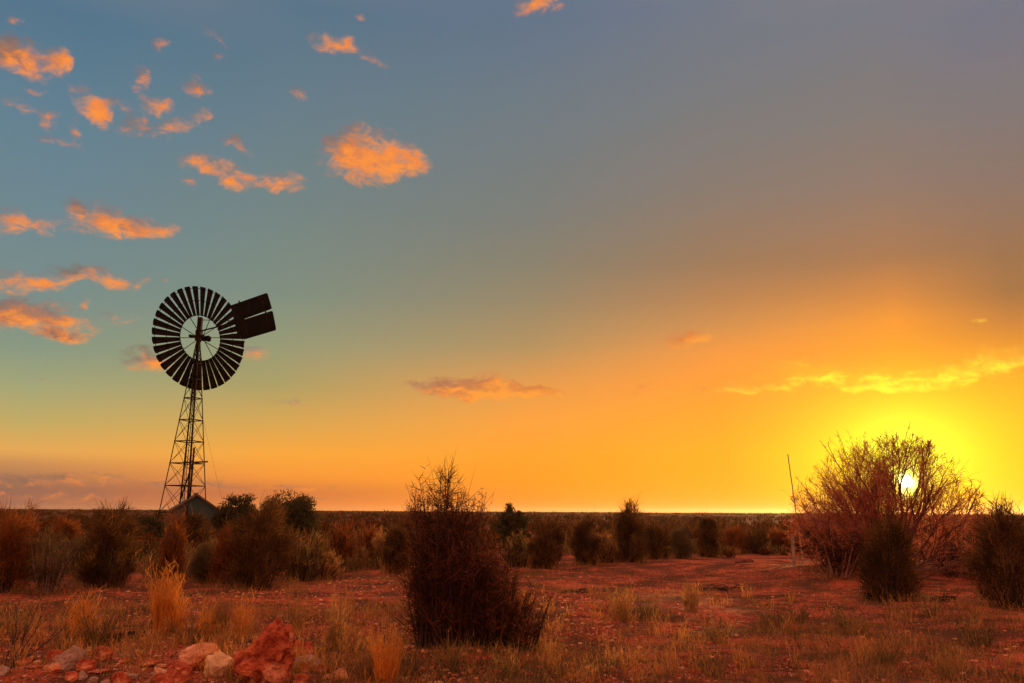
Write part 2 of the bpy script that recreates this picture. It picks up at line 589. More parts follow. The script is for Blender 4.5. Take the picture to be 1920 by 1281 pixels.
M = {}
M['orange'] = leaf_mat('dry_orange_twigs', (0.13, 0.052, 0.021), (0.26, 0.098, 0.032), (0.46, 0.18, 0.05))
M['brown'] = leaf_mat('brown_twigs', (0.036, 0.024, 0.012), (0.095, 0.056, 0.024), (0.34, 0.17, 0.055))
M['olive'] = leaf_mat('olive_leaves', (0.09, 0.075, 0.04), (0.15, 0.11, 0.055), (0.24, 0.17, 0.08))
M['dark'] = leaf_mat('dark_green_leaves', (0.045, 0.05, 0.028), (0.075, 0.07, 0.035), (0.11, 0.09, 0.045), 0.3)
M['red'] = leaf_mat('dark_red_twigs', (0.020, 0.013, 0.010), (0.050, 0.026, 0.018), (0.30, 0.10, 0.05), 0.3)
M['tawny'] = leaf_mat('tawny_grass_blades', (0.26, 0.16, 0.07), (0.40, 0.22, 0.08), (0.56, 0.32, 0.12))
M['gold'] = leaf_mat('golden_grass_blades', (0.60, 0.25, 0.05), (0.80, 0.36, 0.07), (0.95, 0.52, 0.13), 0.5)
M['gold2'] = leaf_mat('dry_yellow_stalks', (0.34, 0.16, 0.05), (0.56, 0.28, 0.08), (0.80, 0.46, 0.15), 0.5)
M['straw'] = leaf_mat('greenish_straw', (0.07, 0.055, 0.025), (0.20, 0.135, 0.055), (0.46, 0.29, 0.11))
M['far_olive'] = leaf_mat('far_olive_growth', (0.035, 0.024, 0.012), (0.06, 0.04, 0.018), (0.09, 0.055, 0.022), 0.3)
M['far_brown'] = leaf_mat('far_brown_growth', (0.05, 0.02, 0.009), (0.10, 0.04, 0.015), (0.17, 0.065, 0.02), 0.3)
M['wood'] = rough_mat('dark_bush_wood', (0.025, 0.017, 0.014), (0.055, 0.035, 0.028), 30.0)
M['grey_wood'] = rough_mat('grey_purple_wood', (0.22, 0.13, 0.12), (0.36, 0.22, 0.20), 30.0)
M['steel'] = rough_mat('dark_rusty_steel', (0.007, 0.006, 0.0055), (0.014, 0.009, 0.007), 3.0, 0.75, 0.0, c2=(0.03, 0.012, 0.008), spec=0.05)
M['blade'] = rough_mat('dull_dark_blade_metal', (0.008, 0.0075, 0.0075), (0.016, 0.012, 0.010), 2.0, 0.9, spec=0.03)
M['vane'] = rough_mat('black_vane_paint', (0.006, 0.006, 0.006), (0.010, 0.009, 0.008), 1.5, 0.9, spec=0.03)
M['post'] = rough_mat('grey_weathered_post', (0.20, 0.15, 0.12), (0.32, 0.25, 0.2), 12.0)


def corrugated(name, c0, c1):
    m, b, out = material(name)
    t = b.n('ShaderNodeTexCoord')
    nz = b.noise(t.outputs['Object'], 2.5, 5.0, 0.6)
    col = b.mix(b.smooth(nz, 0.4, 0.7), (*c0, 1), (*c1, 1))
    wv = b.n('ShaderNodeTexWave', wave_type='BANDS', bands_direction='X')
    b.put(wv.inputs[0], t.outputs['Object'])
    wv.inputs['Scale'].default_value = 4.0
    p = b.n('ShaderNodeBsdfPrincipled')
    b.put(p.inputs['Base Color'], col)
    p.inputs['Roughness'].default_value = 0.5
    p.inputs['Metallic'].default_value = 0.0
    bp = b.n('ShaderNodeBump')
    bp.inputs['Distance'].default_value = 0.02
    b.put(bp.inputs['Height'], wv.outputs['Fac'])
    b.nt.links.new(bp.outputs[0], p.inputs['Normal'])
    b.nt.links.new(p.outputs[0], out.inputs['Surface'])
    return m


M['iron'] = corrugated('teal_corrugated_iron', (0.008, 0.036, 0.048), (0.015, 0.055, 0.068))
M['iron_rust'] = rough_mat('rusty_iron_edge', (0.10, 0.06, 0.04), (0.16, 0.09, 0.06), 3.0)


def soil_mat():
    m, b, out = material('red_soil')
    geo = b.n('ShaderNodeNewGeometry')
    pos = geo.outputs['Position']
    big = b.noise(pos, 0.32, 4.0, 0.6)
    mid = b.noise(pos, 2.2, 5.0, 0.65)
    fine = b.noise(pos, 24.0, 6.0, 0.7)
    col = b.mix(b.smooth(mid, 0.38, 0.60), (0.15, 0.026, 0.014, 1), (0.66, 0.145, 0.060, 1))
    col = b.mix(b.smooth(big, 0.42, 0.66, 0.0, 0.55), col, (0.66, 0.16, 0.08, 1))
    col = b.mix(b.smooth(fine, 0.50, 0.64, 0.0, 0.85), col, (0.055, 0.018, 0.013, 1))
    # gravel: pale and dark stones lying in the soil
    for sc_, lo, hi, c in ((30.0, 0.78, 0.84, (0.66, 0.38, 0.28, 1)), (44.0, 0.76, 0.84, (0.10, 0.05, 0.04, 1)), (15.0, 0.90, 0.93, (0.62, 0.38, 0.30, 1))):
        v = b.n('ShaderNodeTexVoronoi', feature='F1')
        b.put(v.inputs['Vector'], pos)
        v.inputs['Scale'].default_value = sc_
        sp = b.n('ShaderNodeSeparateColor')
        b.put(sp.inputs[0], v.outputs['Color'])
        on = b.smooth(sp.outputs[0], lo, hi)
        inr = b.smooth(v.outputs['Distance'], 0.42, 0.30)
        col = b.mix(b.math('MULTIPLY', on, inr), col, c)
    # dry litter in patches, darkened in place of the tufts' weak shade
    lit_ = b.noise(pos, 1.1, 5.0, 0.7)
    col = b.mix(b.smooth(lit_, 0.46, 0.58, 0.0, 0.9), col, (0.085, 0.042, 0.024, 1))
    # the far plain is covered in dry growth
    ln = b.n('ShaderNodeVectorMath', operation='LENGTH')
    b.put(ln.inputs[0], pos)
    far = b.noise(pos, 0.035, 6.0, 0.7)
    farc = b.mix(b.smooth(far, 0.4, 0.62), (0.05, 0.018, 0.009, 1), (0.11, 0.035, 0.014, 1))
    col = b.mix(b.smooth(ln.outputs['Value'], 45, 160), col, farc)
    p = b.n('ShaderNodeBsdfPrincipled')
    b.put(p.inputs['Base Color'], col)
    p.inputs['Roughness'].default_value = 0.95
    p.inputs['Specular IOR Level'].default_value = 0.12
    bp = b.n('ShaderNodeBump')
    bp.inputs['Strength'].default_value = 1.0
    bp.inputs['Distance'].default_value = 0.11
    b.put(bp.inputs['Height'], b.math('MULTIPLY_ADD', fine, 0.5, mid))
    b.nt.links.new(bp.outputs[0], p.inputs['Normal'])
    b.nt.links.new(p.outputs[0], out.inputs['Surface'])
    return m


M['soil'] = soil_mat()
M['rock_red'] = rough_mat('red_rough_rock', (0.26, 0.04, 0.022), (0.62, 0.15, 0.07), 9.0, 0.95, bump=0.05, c2=(0.72, 0.30, 0.18))
M['rock_pink'] = rough_mat('pinkish_rock', (0.46, 0.20, 0.11), (0.68, 0.36, 0.22), 7.0, 0.9, bump=0.02, c2=(0.52, 0.11, 0.05))
M['rock_cream'] = rough_mat('cream_rock', (0.56, 0.36, 0.20), (0.74, 0.54, 0.35), 8.0, 0.9, bump=0.02, c2=(0.42, 0.20, 0.11))
M['rock_grey'] = rough_mat('grey_pink_rock', (0.24, 0.14, 0.12), (0.36, 0.24, 0.20), 9.0, 0.9, bump=0.012)
M['rock_dark'] = rough_mat('dark_red_rock', (0.10, 0.03, 0.03), (0.17, 0.055, 0.045), 8.0, 0.95, bump=0.02)

# ------------------------------------------------------------------ ground
gx, gy = gp(1560, 1086)
MOUNDS.append((gx, gy + 0.5, 1.6, 0.30))
gx, gy = gp(1750, 1075)
MOUNDS.append((gx, gy + 1.0, 2.0, 0.28))
gx, gy = gp(120, 1275)
MOUNDS.append((gx, gy - 0.1, 0.75, 0.16))
gx, gy = gp(1420, 1068)
MOUNDS.append((gx, gy, 1.0, 0.14))
gx, gy = gp(870, 1225)
MOUNDS.append((gx, gy + 0.3, 0.9, 0.10))
rr = np.concatenate([np.geomspace(0.4, 5.0, 24)[:-1], np.geomspace(5.0, 42.0, 250)[:-1], np.geomspace(42.0, 7000.0, 110)])
fr = np.radians(np.linspace(-50, 50, 560))
bk = np.radians(np.linspace(50, 310, 90))[1:-1]
th = np.concatenate([fr, bk])
R_, T_ = np.meshgrid(rr, th, indexing='ij')
X_, Y_ = R_ * np.sin(T_), R_ * np.cos(T_)
Z_ = ground_h(X_, Y_)
nr, ntn = R_.shape
ctr = np.array([[0, 0, gz(0.0, 0.0)]])
gv = np.concatenate([np.stack([X_, Y_, Z_], -1).reshape(-1, 3), ctr])
ii, jj = np.meshgrid(np.arange(nr - 1), np.arange(ntn), indexing='ij')
j2 = (jj + 1) % ntn
q = np.stack([ii * ntn + jj, ii * ntn + j2, (ii + 1) * ntn + j2, (ii + 1) * ntn + jj], -1).reshape(-1, 4)
tri = np.stack([np.full(ntn, nr * ntn), (np.arange(ntn) + 1) % ntn, np.arange(ntn), np.arange(ntn)], -1)
gfaces = np.concatenate([q[:, ::-1]])
gm = np_mesh('ground', gv, gfaces, smooth=True)
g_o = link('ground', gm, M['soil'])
tag(g_o, 'red stony soil of the plain running out to the horizon', 'ground', kind='structure')


# ------------------------------------------------------------------ ribbons and twigs (vectorised)
def norm(v):
    return v / np.maximum(np.linalg.norm(v, axis=-1, keepdims=True), 1e-9)


def curve_pts(P0, D, L, C, t):
    """points of many curved shoots: P0 (N,3), direction D, length L (N,), bend C (N,3), t (S,) or (N,)"""
    return P0 + D * (L * t)[:, None] + C * (L * t * t)[:, None]


def ribbons(P0, D, L, C, w, segs, rng, taper=0.25, rnd=None):
    n = len(P0)
    side = norm(np.cross(D, rng.normal(size=(n, 3))))
    vs = []
    for s in range(segs + 1):
        t = s / segs
        c = P0 + D * (L * t)[:, None] + C * (L * t * t)[:, None]
        ww = (w * (1 - (1 - taper) * t))[:, None] * 0.5
        vs.append(np.stack([c - side * ww, c + side * ww], 1))
    v = np.stack(vs, 1)                      # n, segs+1, 2, 3
    k = (segs + 1) * 2
    base = np.arange(n)[:, None] * k
    fs = []
    for s in range(segs):
        fs.append(np.stack([base[:, 0] + 2 * s, base[:, 0] + 2 * s + 1, base[:, 0] + 2 * s + 3, base[:, 0] + 2 * s + 2], -1))
    f = np.stack(fs, 1).reshape(-1, 4)
    if rnd is None:
        rnd = rng.random(n)
    return v.reshape(-1, 3), f, np.repeat(rnd, k)


def tubes(P, Rd, k=4):
    """P (N,S,3) centre lines, Rd (N,S) radii"""
    n, s, _ = P.shape
    T = np.gradient(P, axis=1)
    T = norm(T)
    ref = np.where(np.abs(T[..., 2:3]) < 0.9, np.array([0, 0, 1.0]), np.array([1.0, 0, 0]))
    u = norm(np.cross(T, ref))
    v = np.cross(u, T)
    a = np.arange(k) * 2 * np.pi / k
    ring = P[:, :, None, :] + Rd[:, :, None, None] * (u[:, :, None, :] * np.cos(a)[None, None, :, None] + v[:, :, None, :] * np.sin(a)[None, None, :, None])
    base = (np.arange(n) * s * k)[:, None, None]
    si = (np.arange(s - 1) * k)[None, :, None]
    j = np.arange(k)[None, None, :]
    j2 = (j + 1) % k
    f = np.stack([base + si + j, base + si + j2, base + si + k + j2, base + si + k + j], -1).reshape(-1, 4)
    return ring.reshape(-1, 3), f


def merge(parts):
    vs, fs, rs, b = [], [], [], 0
    for v, f, r in parts:
        vs.append(v)
        fs.append(f + b)
        rs.append(r)
        b += len(v)
    return np.concatenate(vs), np.concatenate(fs), np.concatenate(rs)


UP = np.array([0, 0, 1.0])


def unit(rng, n):
    return norm(rng.normal(size=(n, 3)))


def broom_bush(rng, h, r, n_stem, n_twig, n_let, wid, spread=0.55, ragged=0.25, droop=0.0, tip_l=0.22, r0=0.25, twl=0.34):
    """upright wispy shrub: stems fanning out of one base, twigs on them, twiglets on those.
    returns (stem tubes), (foliage ribbons) in local coordinates"""
    az = rng.random(n_stem) * 2 * np.pi
    rad = np.sqrt(rng.random(n_stem))
    out = np.stack([np.cos(az), np.sin(az), np.zeros(n_stem)], -1)
    P0 = out * (rad * r * r0)[:, None]
    lumps = 0.82 + 0.42 * vnoise(az * 1.3, np.full(n_stem, r * 37.0), seed=4) + 0.25 * (rng.random(n_stem) - 0.5)
    L = h * np.clip((1.0 - ragged * rng.random(n_stem) - 0.30 * rad ** 2) * (0.6 + 0.45 * lumps), 0.2, 1.02)
    horiz = r * (0.05 + (1.02 - r0) * rad) * (0.6 + 0.7 * rng.random(n_stem))
    tipv = out * horiz[:, None] + UP * L[:, None] + rng.normal(size=(n_stem, 3)) * [0.06 * r, 0.06 * r, 0]
    Ls = np.linalg.norm(tipv, axis=1)
    bend = norm(out * 0.6 + rng.normal(size=(n_stem, 3)) * 0.3) * (0.18 * rng.random(n_stem))[:, None]
    D = norm(tipv) - bend
    ts = np.linspace(0, 1, 7)
    PS = np.stack([P0 + D * (Ls * t)[:, None] + bend * (Ls * t * t)[:, None] for t in ts], 1)
    rs = np.outer(np.full(n_stem, 1.0) * (0.6 + 0.8 * rng.random(n_stem)), np.linspace(1, 0.2, 7)) * wid * 1.6
    sv_, sf_ = tubes(PS, rs, 4)
    # twigs
    si = rng.integers(0, n_stem, n_twig)
    t = 0.02 + 0.98 * rng.random(n_twig) ** 0.8
    TP = P0[si] + D[si] * (Ls[si] * t)[:, None] + bend[si] * (Ls[si] * t * t)[:, None]
    tang = norm(D[si] + 2 * bend[si] * t[:, None])
    TD = norm(tang * 0.75 + unit(rng, n_twig) * spread * 1.15 + UP * 0.15)
    TL = h * twl * (0.35 + 0.65 * rng.random(n_twig)) * (1.0 - 0.6 * t)
    TC = (UP * 0.25 + unit(rng, n_twig) * 0.25) * (1 - droop) - UP * droop
    a = ribbons(TP, TD, TL, TC, np.full(n_twig, wid * 1.25), 3, rng)
    # twiglets
    ti = rng.integers(0, n_twig, n_let)
    t2 = rng.random(n_let)
    LP = TP[ti] + TD[ti] * (TL[ti] * t2)[:, None] + TC[ti] * (TL[ti] * t2 * t2)[:, None]
    LD = norm(TD[ti] * 0.6 + unit(rng, n_let) * (spread + 0.35) + UP * 0.1)
    LL = tip_l * (0.4 + 0.8 * rng.random(n_let)) * min(1.0, 0.4 + 0.4 * h)
    LC = unit(rng, n_let) * 0.2 + UP * 0.1
    bq = ribbons(LP, LD, LL, LC, wid * (0.7 + 0.6 * rng.random(n_let)), 2, rng)
    return (sv_, sf_), merge([a, bq])


def round_bush(rng, h, r, n_clump, n_leaf, lw, ll):
    """rounded leafy shrub or small tree: leaf clumps through an uneven dome over a few trunks"""
    d = unit(rng, n_clump)
    d[:, 2] = np.abs(d[:, 2])
    lump = 0.8 + 0.28 * rng.random(n_clump)
    rad = rng.random(n_clump) ** 0.45 * lump
    cz = h * 0.42
    C = d * rad[:, None] * np.array([r, r, h * 0.56]) + np.array([0, 0, cz])
    C[:, 2] = np.where(rng.random(n_clump) < 0.35, h * (0.15 + 0.4 * rng.random(n_clump)), C[:, 2])
    ci = rng.integers(0, n_clump, n_leaf)
    cr = (0.16 + 0.16 * rng.random(n_clump)) * min(r, h)
    LP = C[ci] + unit(rng, n_leaf) * (cr[ci] * rng.random(n_leaf) ** 0.5)[:, None]
    LD = norm(unit(rng, n_leaf) + UP * 0.5 + d[ci] * 0.4)
    LL = ll * (0.5 + rng.random(n_leaf))
    fol = ribbons(LP, LD, LL, unit(rng, n_leaf) * 0.2, lw * (0.6 + 0.8 * rng.random(n_leaf)), 2, rng)
    ns = min(n_clump, 46)
    tgt = C[rng.choice(n_clump, ns, replace=False)]
    b0 = rng.normal(size=(ns, 3)) * [0.08 * r, 0.08 * r, 0]
    ts = np.linspace(0, 1, 6)
    PS = np.stack([b0 * (1 - t) + tgt * t + UP * (0.18 * h * math.sin(math.pi * t)) for t in ts], 1)
    rs = np.outer(0.7 + 0.6 * rng.random(ns), np.linspace(1, 0.25, 6)) * 0.022 * h
    return tubes(PS, rs, 4), fol


def fuzzy_bush(rng, h, r, n_clump, n_leaf, wid, ll=0.17, n_poke=14):
    """soft rounded shrub: fine upright leaves in uneven clumps filling a rounded column, a few twigs poking out"""
    zc = h * (0.05 + 0.87 * rng.random(n_clump))
    prof = np.sqrt(np.clip(1 - (zc / h) ** 3.0, 0.03, 1)) * (0.66 + 0.34 * np.clip(zc / (0.5 * h), 0, 1))
    az = rng.random(n_clump) * 2 * np.pi
    lob = 0.84 + 0.78 * vnoise(np.cos(az) * 1.5 + 9 * r, np.sin(az) * 1.5, zc / h * 2.5, seed=8) + 0.12 * rng.random(n_clump)
    zc = np.maximum(zc * (0.95 + 0.26 * vnoise(np.cos(az) * 1.3 + 5 * h, np.sin(az) * 1.3, seed=9)), 0.03)
    ra = r * prof * lob * rng.random(n_clump) ** 0.42 * 0.92
    C = np.stack([np.cos(az) * ra, np.sin(az) * ra, zc * (0.92 + 0.2 * (lob - 0.84))], -1)
    ci = rng.integers(0, n_clump, n_leaf)
    cr = (0.10 + 0.13 * rng.random(n_clump)) * r + 0.03
    LP = C[ci] + unit(rng, n_leaf) * (cr[ci] * rng.random(n_leaf) ** 0.5)[:, None] * [1, 1, 1.5]
    LP[:, 2] = np.maximum(LP[:, 2], 0.01)
    outw = np.stack([np.cos(az), np.sin(az), np.zeros(n_clump)], -1)
    LD = norm(unit(rng, n_leaf) * 0.75 + UP * 0.75 + outw[ci] * 0.45)
    tone = np.clip(rng.random(n_clump)[ci] * 0.55 + rng.random(n_leaf) * 0.45, 0, 1)
    fol = [ribbons(LP, LD, ll * (0.45 + 0.9 * rng.random(n_leaf)), unit(rng, n_leaf) * 0.25, wid * (0.6 + 0.7 * rng.random(n_leaf)), 2, rng, rnd=tone)]
    a2 = rng.random(n_poke) * 2 * np.pi
    P0 = np.stack([np.cos(a2) * r * 0.4 * rng.random(n_poke), np.sin(a2) * r * 0.4 * rng.random(n_poke), h * (0.6 + 0.2 * rng.random(n_poke))], -1)
    fol.append(ribbons(P0, norm(np.stack([np.cos(a2) * 0.3, np.sin(a2) * 0.3, np.ones(n_poke)], -1)), h * (0.22 + 0.26 * rng.random(n_poke)), unit(rng, n_poke) * 0.2, np.full(n_poke, wid * 0.9), 4, rng))
    ns = min(30, n_clump)
    tgt = C[rng.choice(n_clump, ns, replace=False)]
    b0 = tgt * [0.35, 0.35, 0]
    ts = np.linspace(0, 1, 6)
    PS = np.stack([b0 * (1 - t) + tgt * t + UP * (0.1 * h * math.sin(math.pi * t)) for t in ts], 1)
    rs = np.outer(0.6 + 0.8 * rng.random(ns), np.linspace(1, 0.3, 6)) * wid * 1.3
    return tubes(PS, rs, 4), merge(fol)


def place_bush(name, label, cat, pos, stems, fol, m_stem, m_fol, group=None, part='foliage'):
    x, y = pos
    root = empty(name, (x, y, gz(x, y) - 0.02), label, cat, group)
    link('stems', np_mesh('stems', stems[0], stems[1]), m_stem, root)
    link(part, np_mesh(part, fol[0], fol[1], fol[2]), m_fol, root)
    return root


def px_dims(x, yb, yt, hw):
    """ground point, height and half width in metres of something seen from row yb to row yt"""
    X, Y = gp(x, yb)
    top = at(x, yt, Y)
    half = abs(at(x + hw, yb, Y).x - at(x - hw, yb, Y).x) / 2
    return X, Y, top.z, half


RNG = np.random.default_rng(7)

# ---------------------------------------------------------------- windmill
WY = 46.0
base = at(339.5, 1000, WY)
WX = base.x
wz = gz(WX, WY)
mill = empty('windmill', (WX, WY, wz), 'tall dark farm windmill with many bladed wheel on a lattice tower', 'windmill')
hub = at(371.5, 630, WY)
HZ = hub.z - wz
apex = Vector((0, 0, HZ + 0.05))
thc = math.radians(31.8)
A = 1.44
feet = [Vector((math.sin(thc), -math.cos(thc), 0)) * A, Vector((math.cos(thc), math.sin(thc), 0)) * A,
        Vector((-math.sin(thc), math.cos(thc), 0)) * A, Vector((-math.cos(thc), -math.sin(thc), 0)) * A]
TOPF = 0.055                                                     # how far the legs stay apart at the top


def leg_pt(i, z):
    t = z / HZ
    return feet[i] * ((1 - t) + TOPF * t) + Vector((0, 0, z))


for i in range(4):
    m = MB()
    m.angle(leg_pt(i, -0.15), leg_pt(i, HZ - 0.35), 0.07 if i == 0 else 0.055, 0.012, -feet[i])
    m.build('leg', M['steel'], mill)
levels = []
for yy in (1010, 961, 911, 869, 828, 788, 747, 712, 682, 658):
    levels.append(at(350, yy, WY).z - wz)
levels[0] = 0.12
lat = MB()
for li, z in enumerate(levels):
    if li > 0:
        g = MB()
        for i in range(4):
            g.bar(leg_pt(i, z), leg_pt((i + 1) % 4, z), 0.05, 0.05)
        g.build('girt', M['steel'], mill)
    if li + 1 < len(levels):
        z2 = levels[li + 1]
        for i in range(4):
            j = (i + 1) % 4
            o = (feet[i] + feet[j]).normalized() * 0.012
            lat.tube(leg_pt(i, z) + o, leg_pt(j, z2) + o, 0.013, k=5)
            lat.tube(leg_pt(j, z) - o, leg_pt(i, z2) - o, 0.013, k=5)
lat.build('cross_bracing', M['steel'], mill)
# ladder on the front leg
ld = MB()
lo_dir = (feet[3] - feet[0]).normalized()
for s in (0.07, 0.36):
    ld.bar(leg_pt(0, 0.5) + lo_dir * s, leg_pt(0, HZ - 1.0) + lo_dir * s * 0.62, 0.025, 0.025)
z = 0.6
while z < HZ - 1.0:
    k = 1 - 0.38 * z / HZ
    ld.bar(leg_pt(0, z) + lo_dir * 0.07 * k, leg_pt(0, z) + lo_dir * 0.36 * k, 0.018, 0.018)
    z += 0.33
ld.build('ladder', M['steel'], mill)
rod = MB()
rod.tube((0, 0, 0.0), (0, 0, 1.6), 0.05)
rod.tube((0, 0, 1.6), (0, 0, HZ - 0.4), 0.022)
rod.build('pump_rod', M['steel'], mill)

# wheel: its axle points away from the camera and to the left
vaz = math.atan2(WX, WY)
WAZ = vaz - math.radians(34)
ax = Vector((math.sin(WAZ), math.cos(WAZ), 0))
depth = (hub - Vector((0, 0, CAMZ))).dot(CAM_R @ Vector((0, 0, -1)))
RW = 101.0 * depth / F * 0.985
wc = at(371.4, 630, WY + 0.35)
# head: gearbox, mast and hub
hd = MB()
hd.tube((0, 0, HZ - 1.0), (0, 0, HZ + 0.1), 0.12, 0.11, 12)
hd.box((-0.16, -0.16, HZ - 0.28), (0.16, 0.16, HZ + 0.34))
hd.box((-0.12, -0.12, HZ + 0.34), (0.12, 0.12, HZ + 1.12))
hd.build('mast_head', M['steel'], mill)
AXO = 0.40
hubc = Vector((0, 0, HZ)) + ax * AXO + Vector((ax.y, -ax.x, 0)) * 0.42
axl = MB()
axl.tube(hubc - ax * (AXO + 0.35), hubc + ax * 0.18, 0.07, k=10)
axl.tube(hubc - ax * 0.16, hubc + ax * 0.16, 0.20, k=14)
crank_s = Vector((ax.y, -ax.x, 0))
axl.tube(Vector((0, 0, HZ - 0.10)) - crank_s * 0.62, Vector((0, 0, HZ - 0.10)) + crank_s * 0.62, 0.085, k=10)
axl.tube(Vector((0, 0, HZ - 0.06)) + crank_s * 0.48, Vector((0, 0, HZ - 0.06)) + crank_s * 0.74, 0.17, k=12)
axl.build('axle', M['steel'], mill)

whl = MB()
for r in (0.445, 0.72, 0.955):
    whl.ring((0, 0, 0), RW * r, 0.018 if r > 0.5 else 0.024)
for i in range(12):
    a = 2 * math.pi * (i + 0.35) / 12
    d = Vector((math.cos(a), 0, math.sin(a)))
    whl.tube(d * 0.16 + Vector((0, 0.16 if i % 2 else -0.16, 0)), d * RW * 0.955, 0.022, k=6)
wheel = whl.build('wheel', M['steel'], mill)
# local Y of the wheel = axle direction
xa = Vector((ax.y, -ax.x, 0))
rot = Matrix((xa, ax, Vector((0, 0, 1)))).transposed().to_4x4()
wheel.matrix_local = Matrix.Translation(hubc) @ rot
# one blade, cambered and pitched, copied 36 times
NB_ = 36
bv, bf = [], []
nr_, na_ = 5, 5
for side in (0, 1):
    for i in range(nr_):
        fr_ = i / (nr_ - 1)
        r = RW * (0.43 + 0.57 * fr_)
        hwid = r * math.radians(3.95) + 0.012 * (1 - fr_)
        for j in range(na_):
            s = -1 + 2 * j / (na_ - 1)
            x = hwid * s
            yb = 0.13 * x + 0.045 * (1 - s * s) + (0.006 if side else 0.0)
            bv.append((x, yb, math.sqrt(max(r * r - x * x, 0.0))))
o1 = nr_ * na_
for i in range(nr_ - 1):
    for j in range(na_ - 1):
        a = i * na_ + j
        bf.append((a, a + 1, a + na_ + 1, a + na_))
        bf.append((o1 + a, o1 + a + na_, o1 + a + na_ + 1, o1 + a + 1))
edge = [j for j in range(na_)] + [i * na_ + na_ - 1 for i in range(1, nr_)] + [(nr_ - 1) * na_ + j for j in range(na_ - 2, -1, -1)] + [i * na_ for i in range(nr_ - 2, 0, -1)]
for k in range(len(edge)):
    a, b_ = edge[k], edge[(k + 1) % len(edge)]
    bf.append((b_, a, o1 + a, o1 + b_))
bme = bpy.data.meshes.new('blade')
bme.from_pydata(bv, [], bf)
bme.update()
for i in range(NB_):
    a = math.radians(7.0 + 10.0 * i)
    bo = link('blade', bme, M['blade'], wheel)
    bo.matrix_local = Matrix.Rotation(a, 4, 'Y')

# tail: two boards one over the other on a boom, in the upright plane that holds the axle
tdir = -ax
nrm = Vector((tdir.y, -tdir.x, 0))
axis0 = Vector((WX, WY, 0))


def on_tail(x, y):
    d = ray(x, y)
    o = Vector((0, 0, CAMZ))
    t = (axis0 - o).dot(nrm) / d.dot(nrm)
    p = o + d * t
    return p - Vector((WX, WY, wz))


def board(corners, name):
    pts = []
    c = [on_tail(*q) for q in corners]
    n = len(c)
    for i in range(n):                                # rounded corners
        p, a, b_ = c[i], c[i - 1], c[(i + 1) % n]
        k = 0.13
        e0 = p + (a - p).normalized() * k
        e1 = p + (b_ - p).normalized() * k
        pts += [e0, e0.lerp(p, 0.62).lerp(e1.lerp(p, 0.62), 0.5), e1]
    m_ = MB()
    vs = [q_ + nrm * 0.012 for q_ in pts] + [q_ - nrm * 0.012 for q_ in pts]
    k = len(pts)
    m_.add(vs, [tuple(range(k)), tuple(range(2 * k - 1, k - 1, -1))] + [((i + 1) % k, i, k + i, k + (i + 1) % k) for i in range(k)])
    return m_


tail = MB()
j0 = on_tail(372, 622)
j1 = on_tail(506, 588)
tail.tube(j0, j1, 0.05, 0.035, 8)
tail.tube(on_tail(374, 600), on_tail(452, 602), 0.02, k=6)
for (xa_, ya_, xb_, yb_) in ((448, 564, 466, 632), (492, 556, 504, 616)):
    tail.bar(on_tail(xa_, ya_), on_tail(xb_, yb_), 0.06, 0.05)
tail_o = tail.build('tail_boom', M['steel'], mill)
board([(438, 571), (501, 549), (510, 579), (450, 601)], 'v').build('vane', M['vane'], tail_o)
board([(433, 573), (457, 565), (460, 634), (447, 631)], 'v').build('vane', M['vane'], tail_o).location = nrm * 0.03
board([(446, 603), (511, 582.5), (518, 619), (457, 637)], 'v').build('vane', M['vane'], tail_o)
print('TAIL', [tuple(round(v, 2) for v in on_tail(*q_)) for q_ in ((438, 571), (501, 549), (518, 619), (457, 637))], 'RW', RW, 'HZ', HZ)

# pump shed under the tower
sx_, sy_ = at(362, 985, WY - 0.15).x, WY - 0.15
sz_ = gz(sx_, sy_)
shed = empty('pump_shed', (sx_, sy_, sz_), 'low teal corrugated iron shed with a gable roof under the windmill', 'shed')
shed.rotation_euler = (0, 0, vaz * -1 + math.radians(4))
ew = 1.24
ze = at(362, 957, sy_).z - sz_
za = at(366, 927, sy_).z - sz_
dl = 0.78
m_ = MB()
for yv in (-dl, dl):
    vs = [(-ew, yv, 0), (ew, yv, 0), (ew, yv, ze), (0, yv, za - 0.05), (-ew, yv, ze)]
    vs2 = [(v[0], v[1] + (0.03 if yv < 0 else -0.03), v[2]) for v in vs]
    m_.add(vs + vs2, [(0, 1, 2, 3, 4), (9, 8, 7, 6, 5)])
for xv in (-ew, ew):
    m_.box((min(xv, xv * 0.98), -dl + 0.03, 0), (max(xv, xv * 0.98), dl - 0.03, ze - 0.01))
m_.build('wall', M['iron'], shed)
for sg in (-1, 1):
    r_ = MB()
    p0, p1 = Vector((0, 0, za)), Vector((sg * (ew + 0.16), 0, ze - 0.06))
    d_ = (p1 - p0)
    nn = Vector((d_.z, 0, -d_.x)).normalized() * 0.02
    vs = []
    for yv in (-dl - 0.12, dl + 0.12):
        for p_ in (p0, p1):
            vs += [p_ + Vector((0, yv, 0)) + nn, p_ + Vector((0, yv, 0)) - nn]
    r_.add(vs, [(0, 1, 3, 2), (4, 6, 7, 5), (0, 2, 6, 4), (1, 5, 7, 3), (0, 4, 5, 1), (2, 3, 7, 6)])
    r_.build('roof_panel', M['iron'], shed)
rc = MB()
rc.tube((0, -dl - 0.13, za + 0.03), (0, dl + 0.13, za + 0.03), 0.05, k=8)
for sg in (-1, 1):
    rc.bar((0, -dl - 0.14, za - 0.02), (sg * (ew + 0.16), -dl - 0.14, ze - 0.08), 0.03, 0.09)
rc.build('ridge_cap', M['iron_rust'], shed)

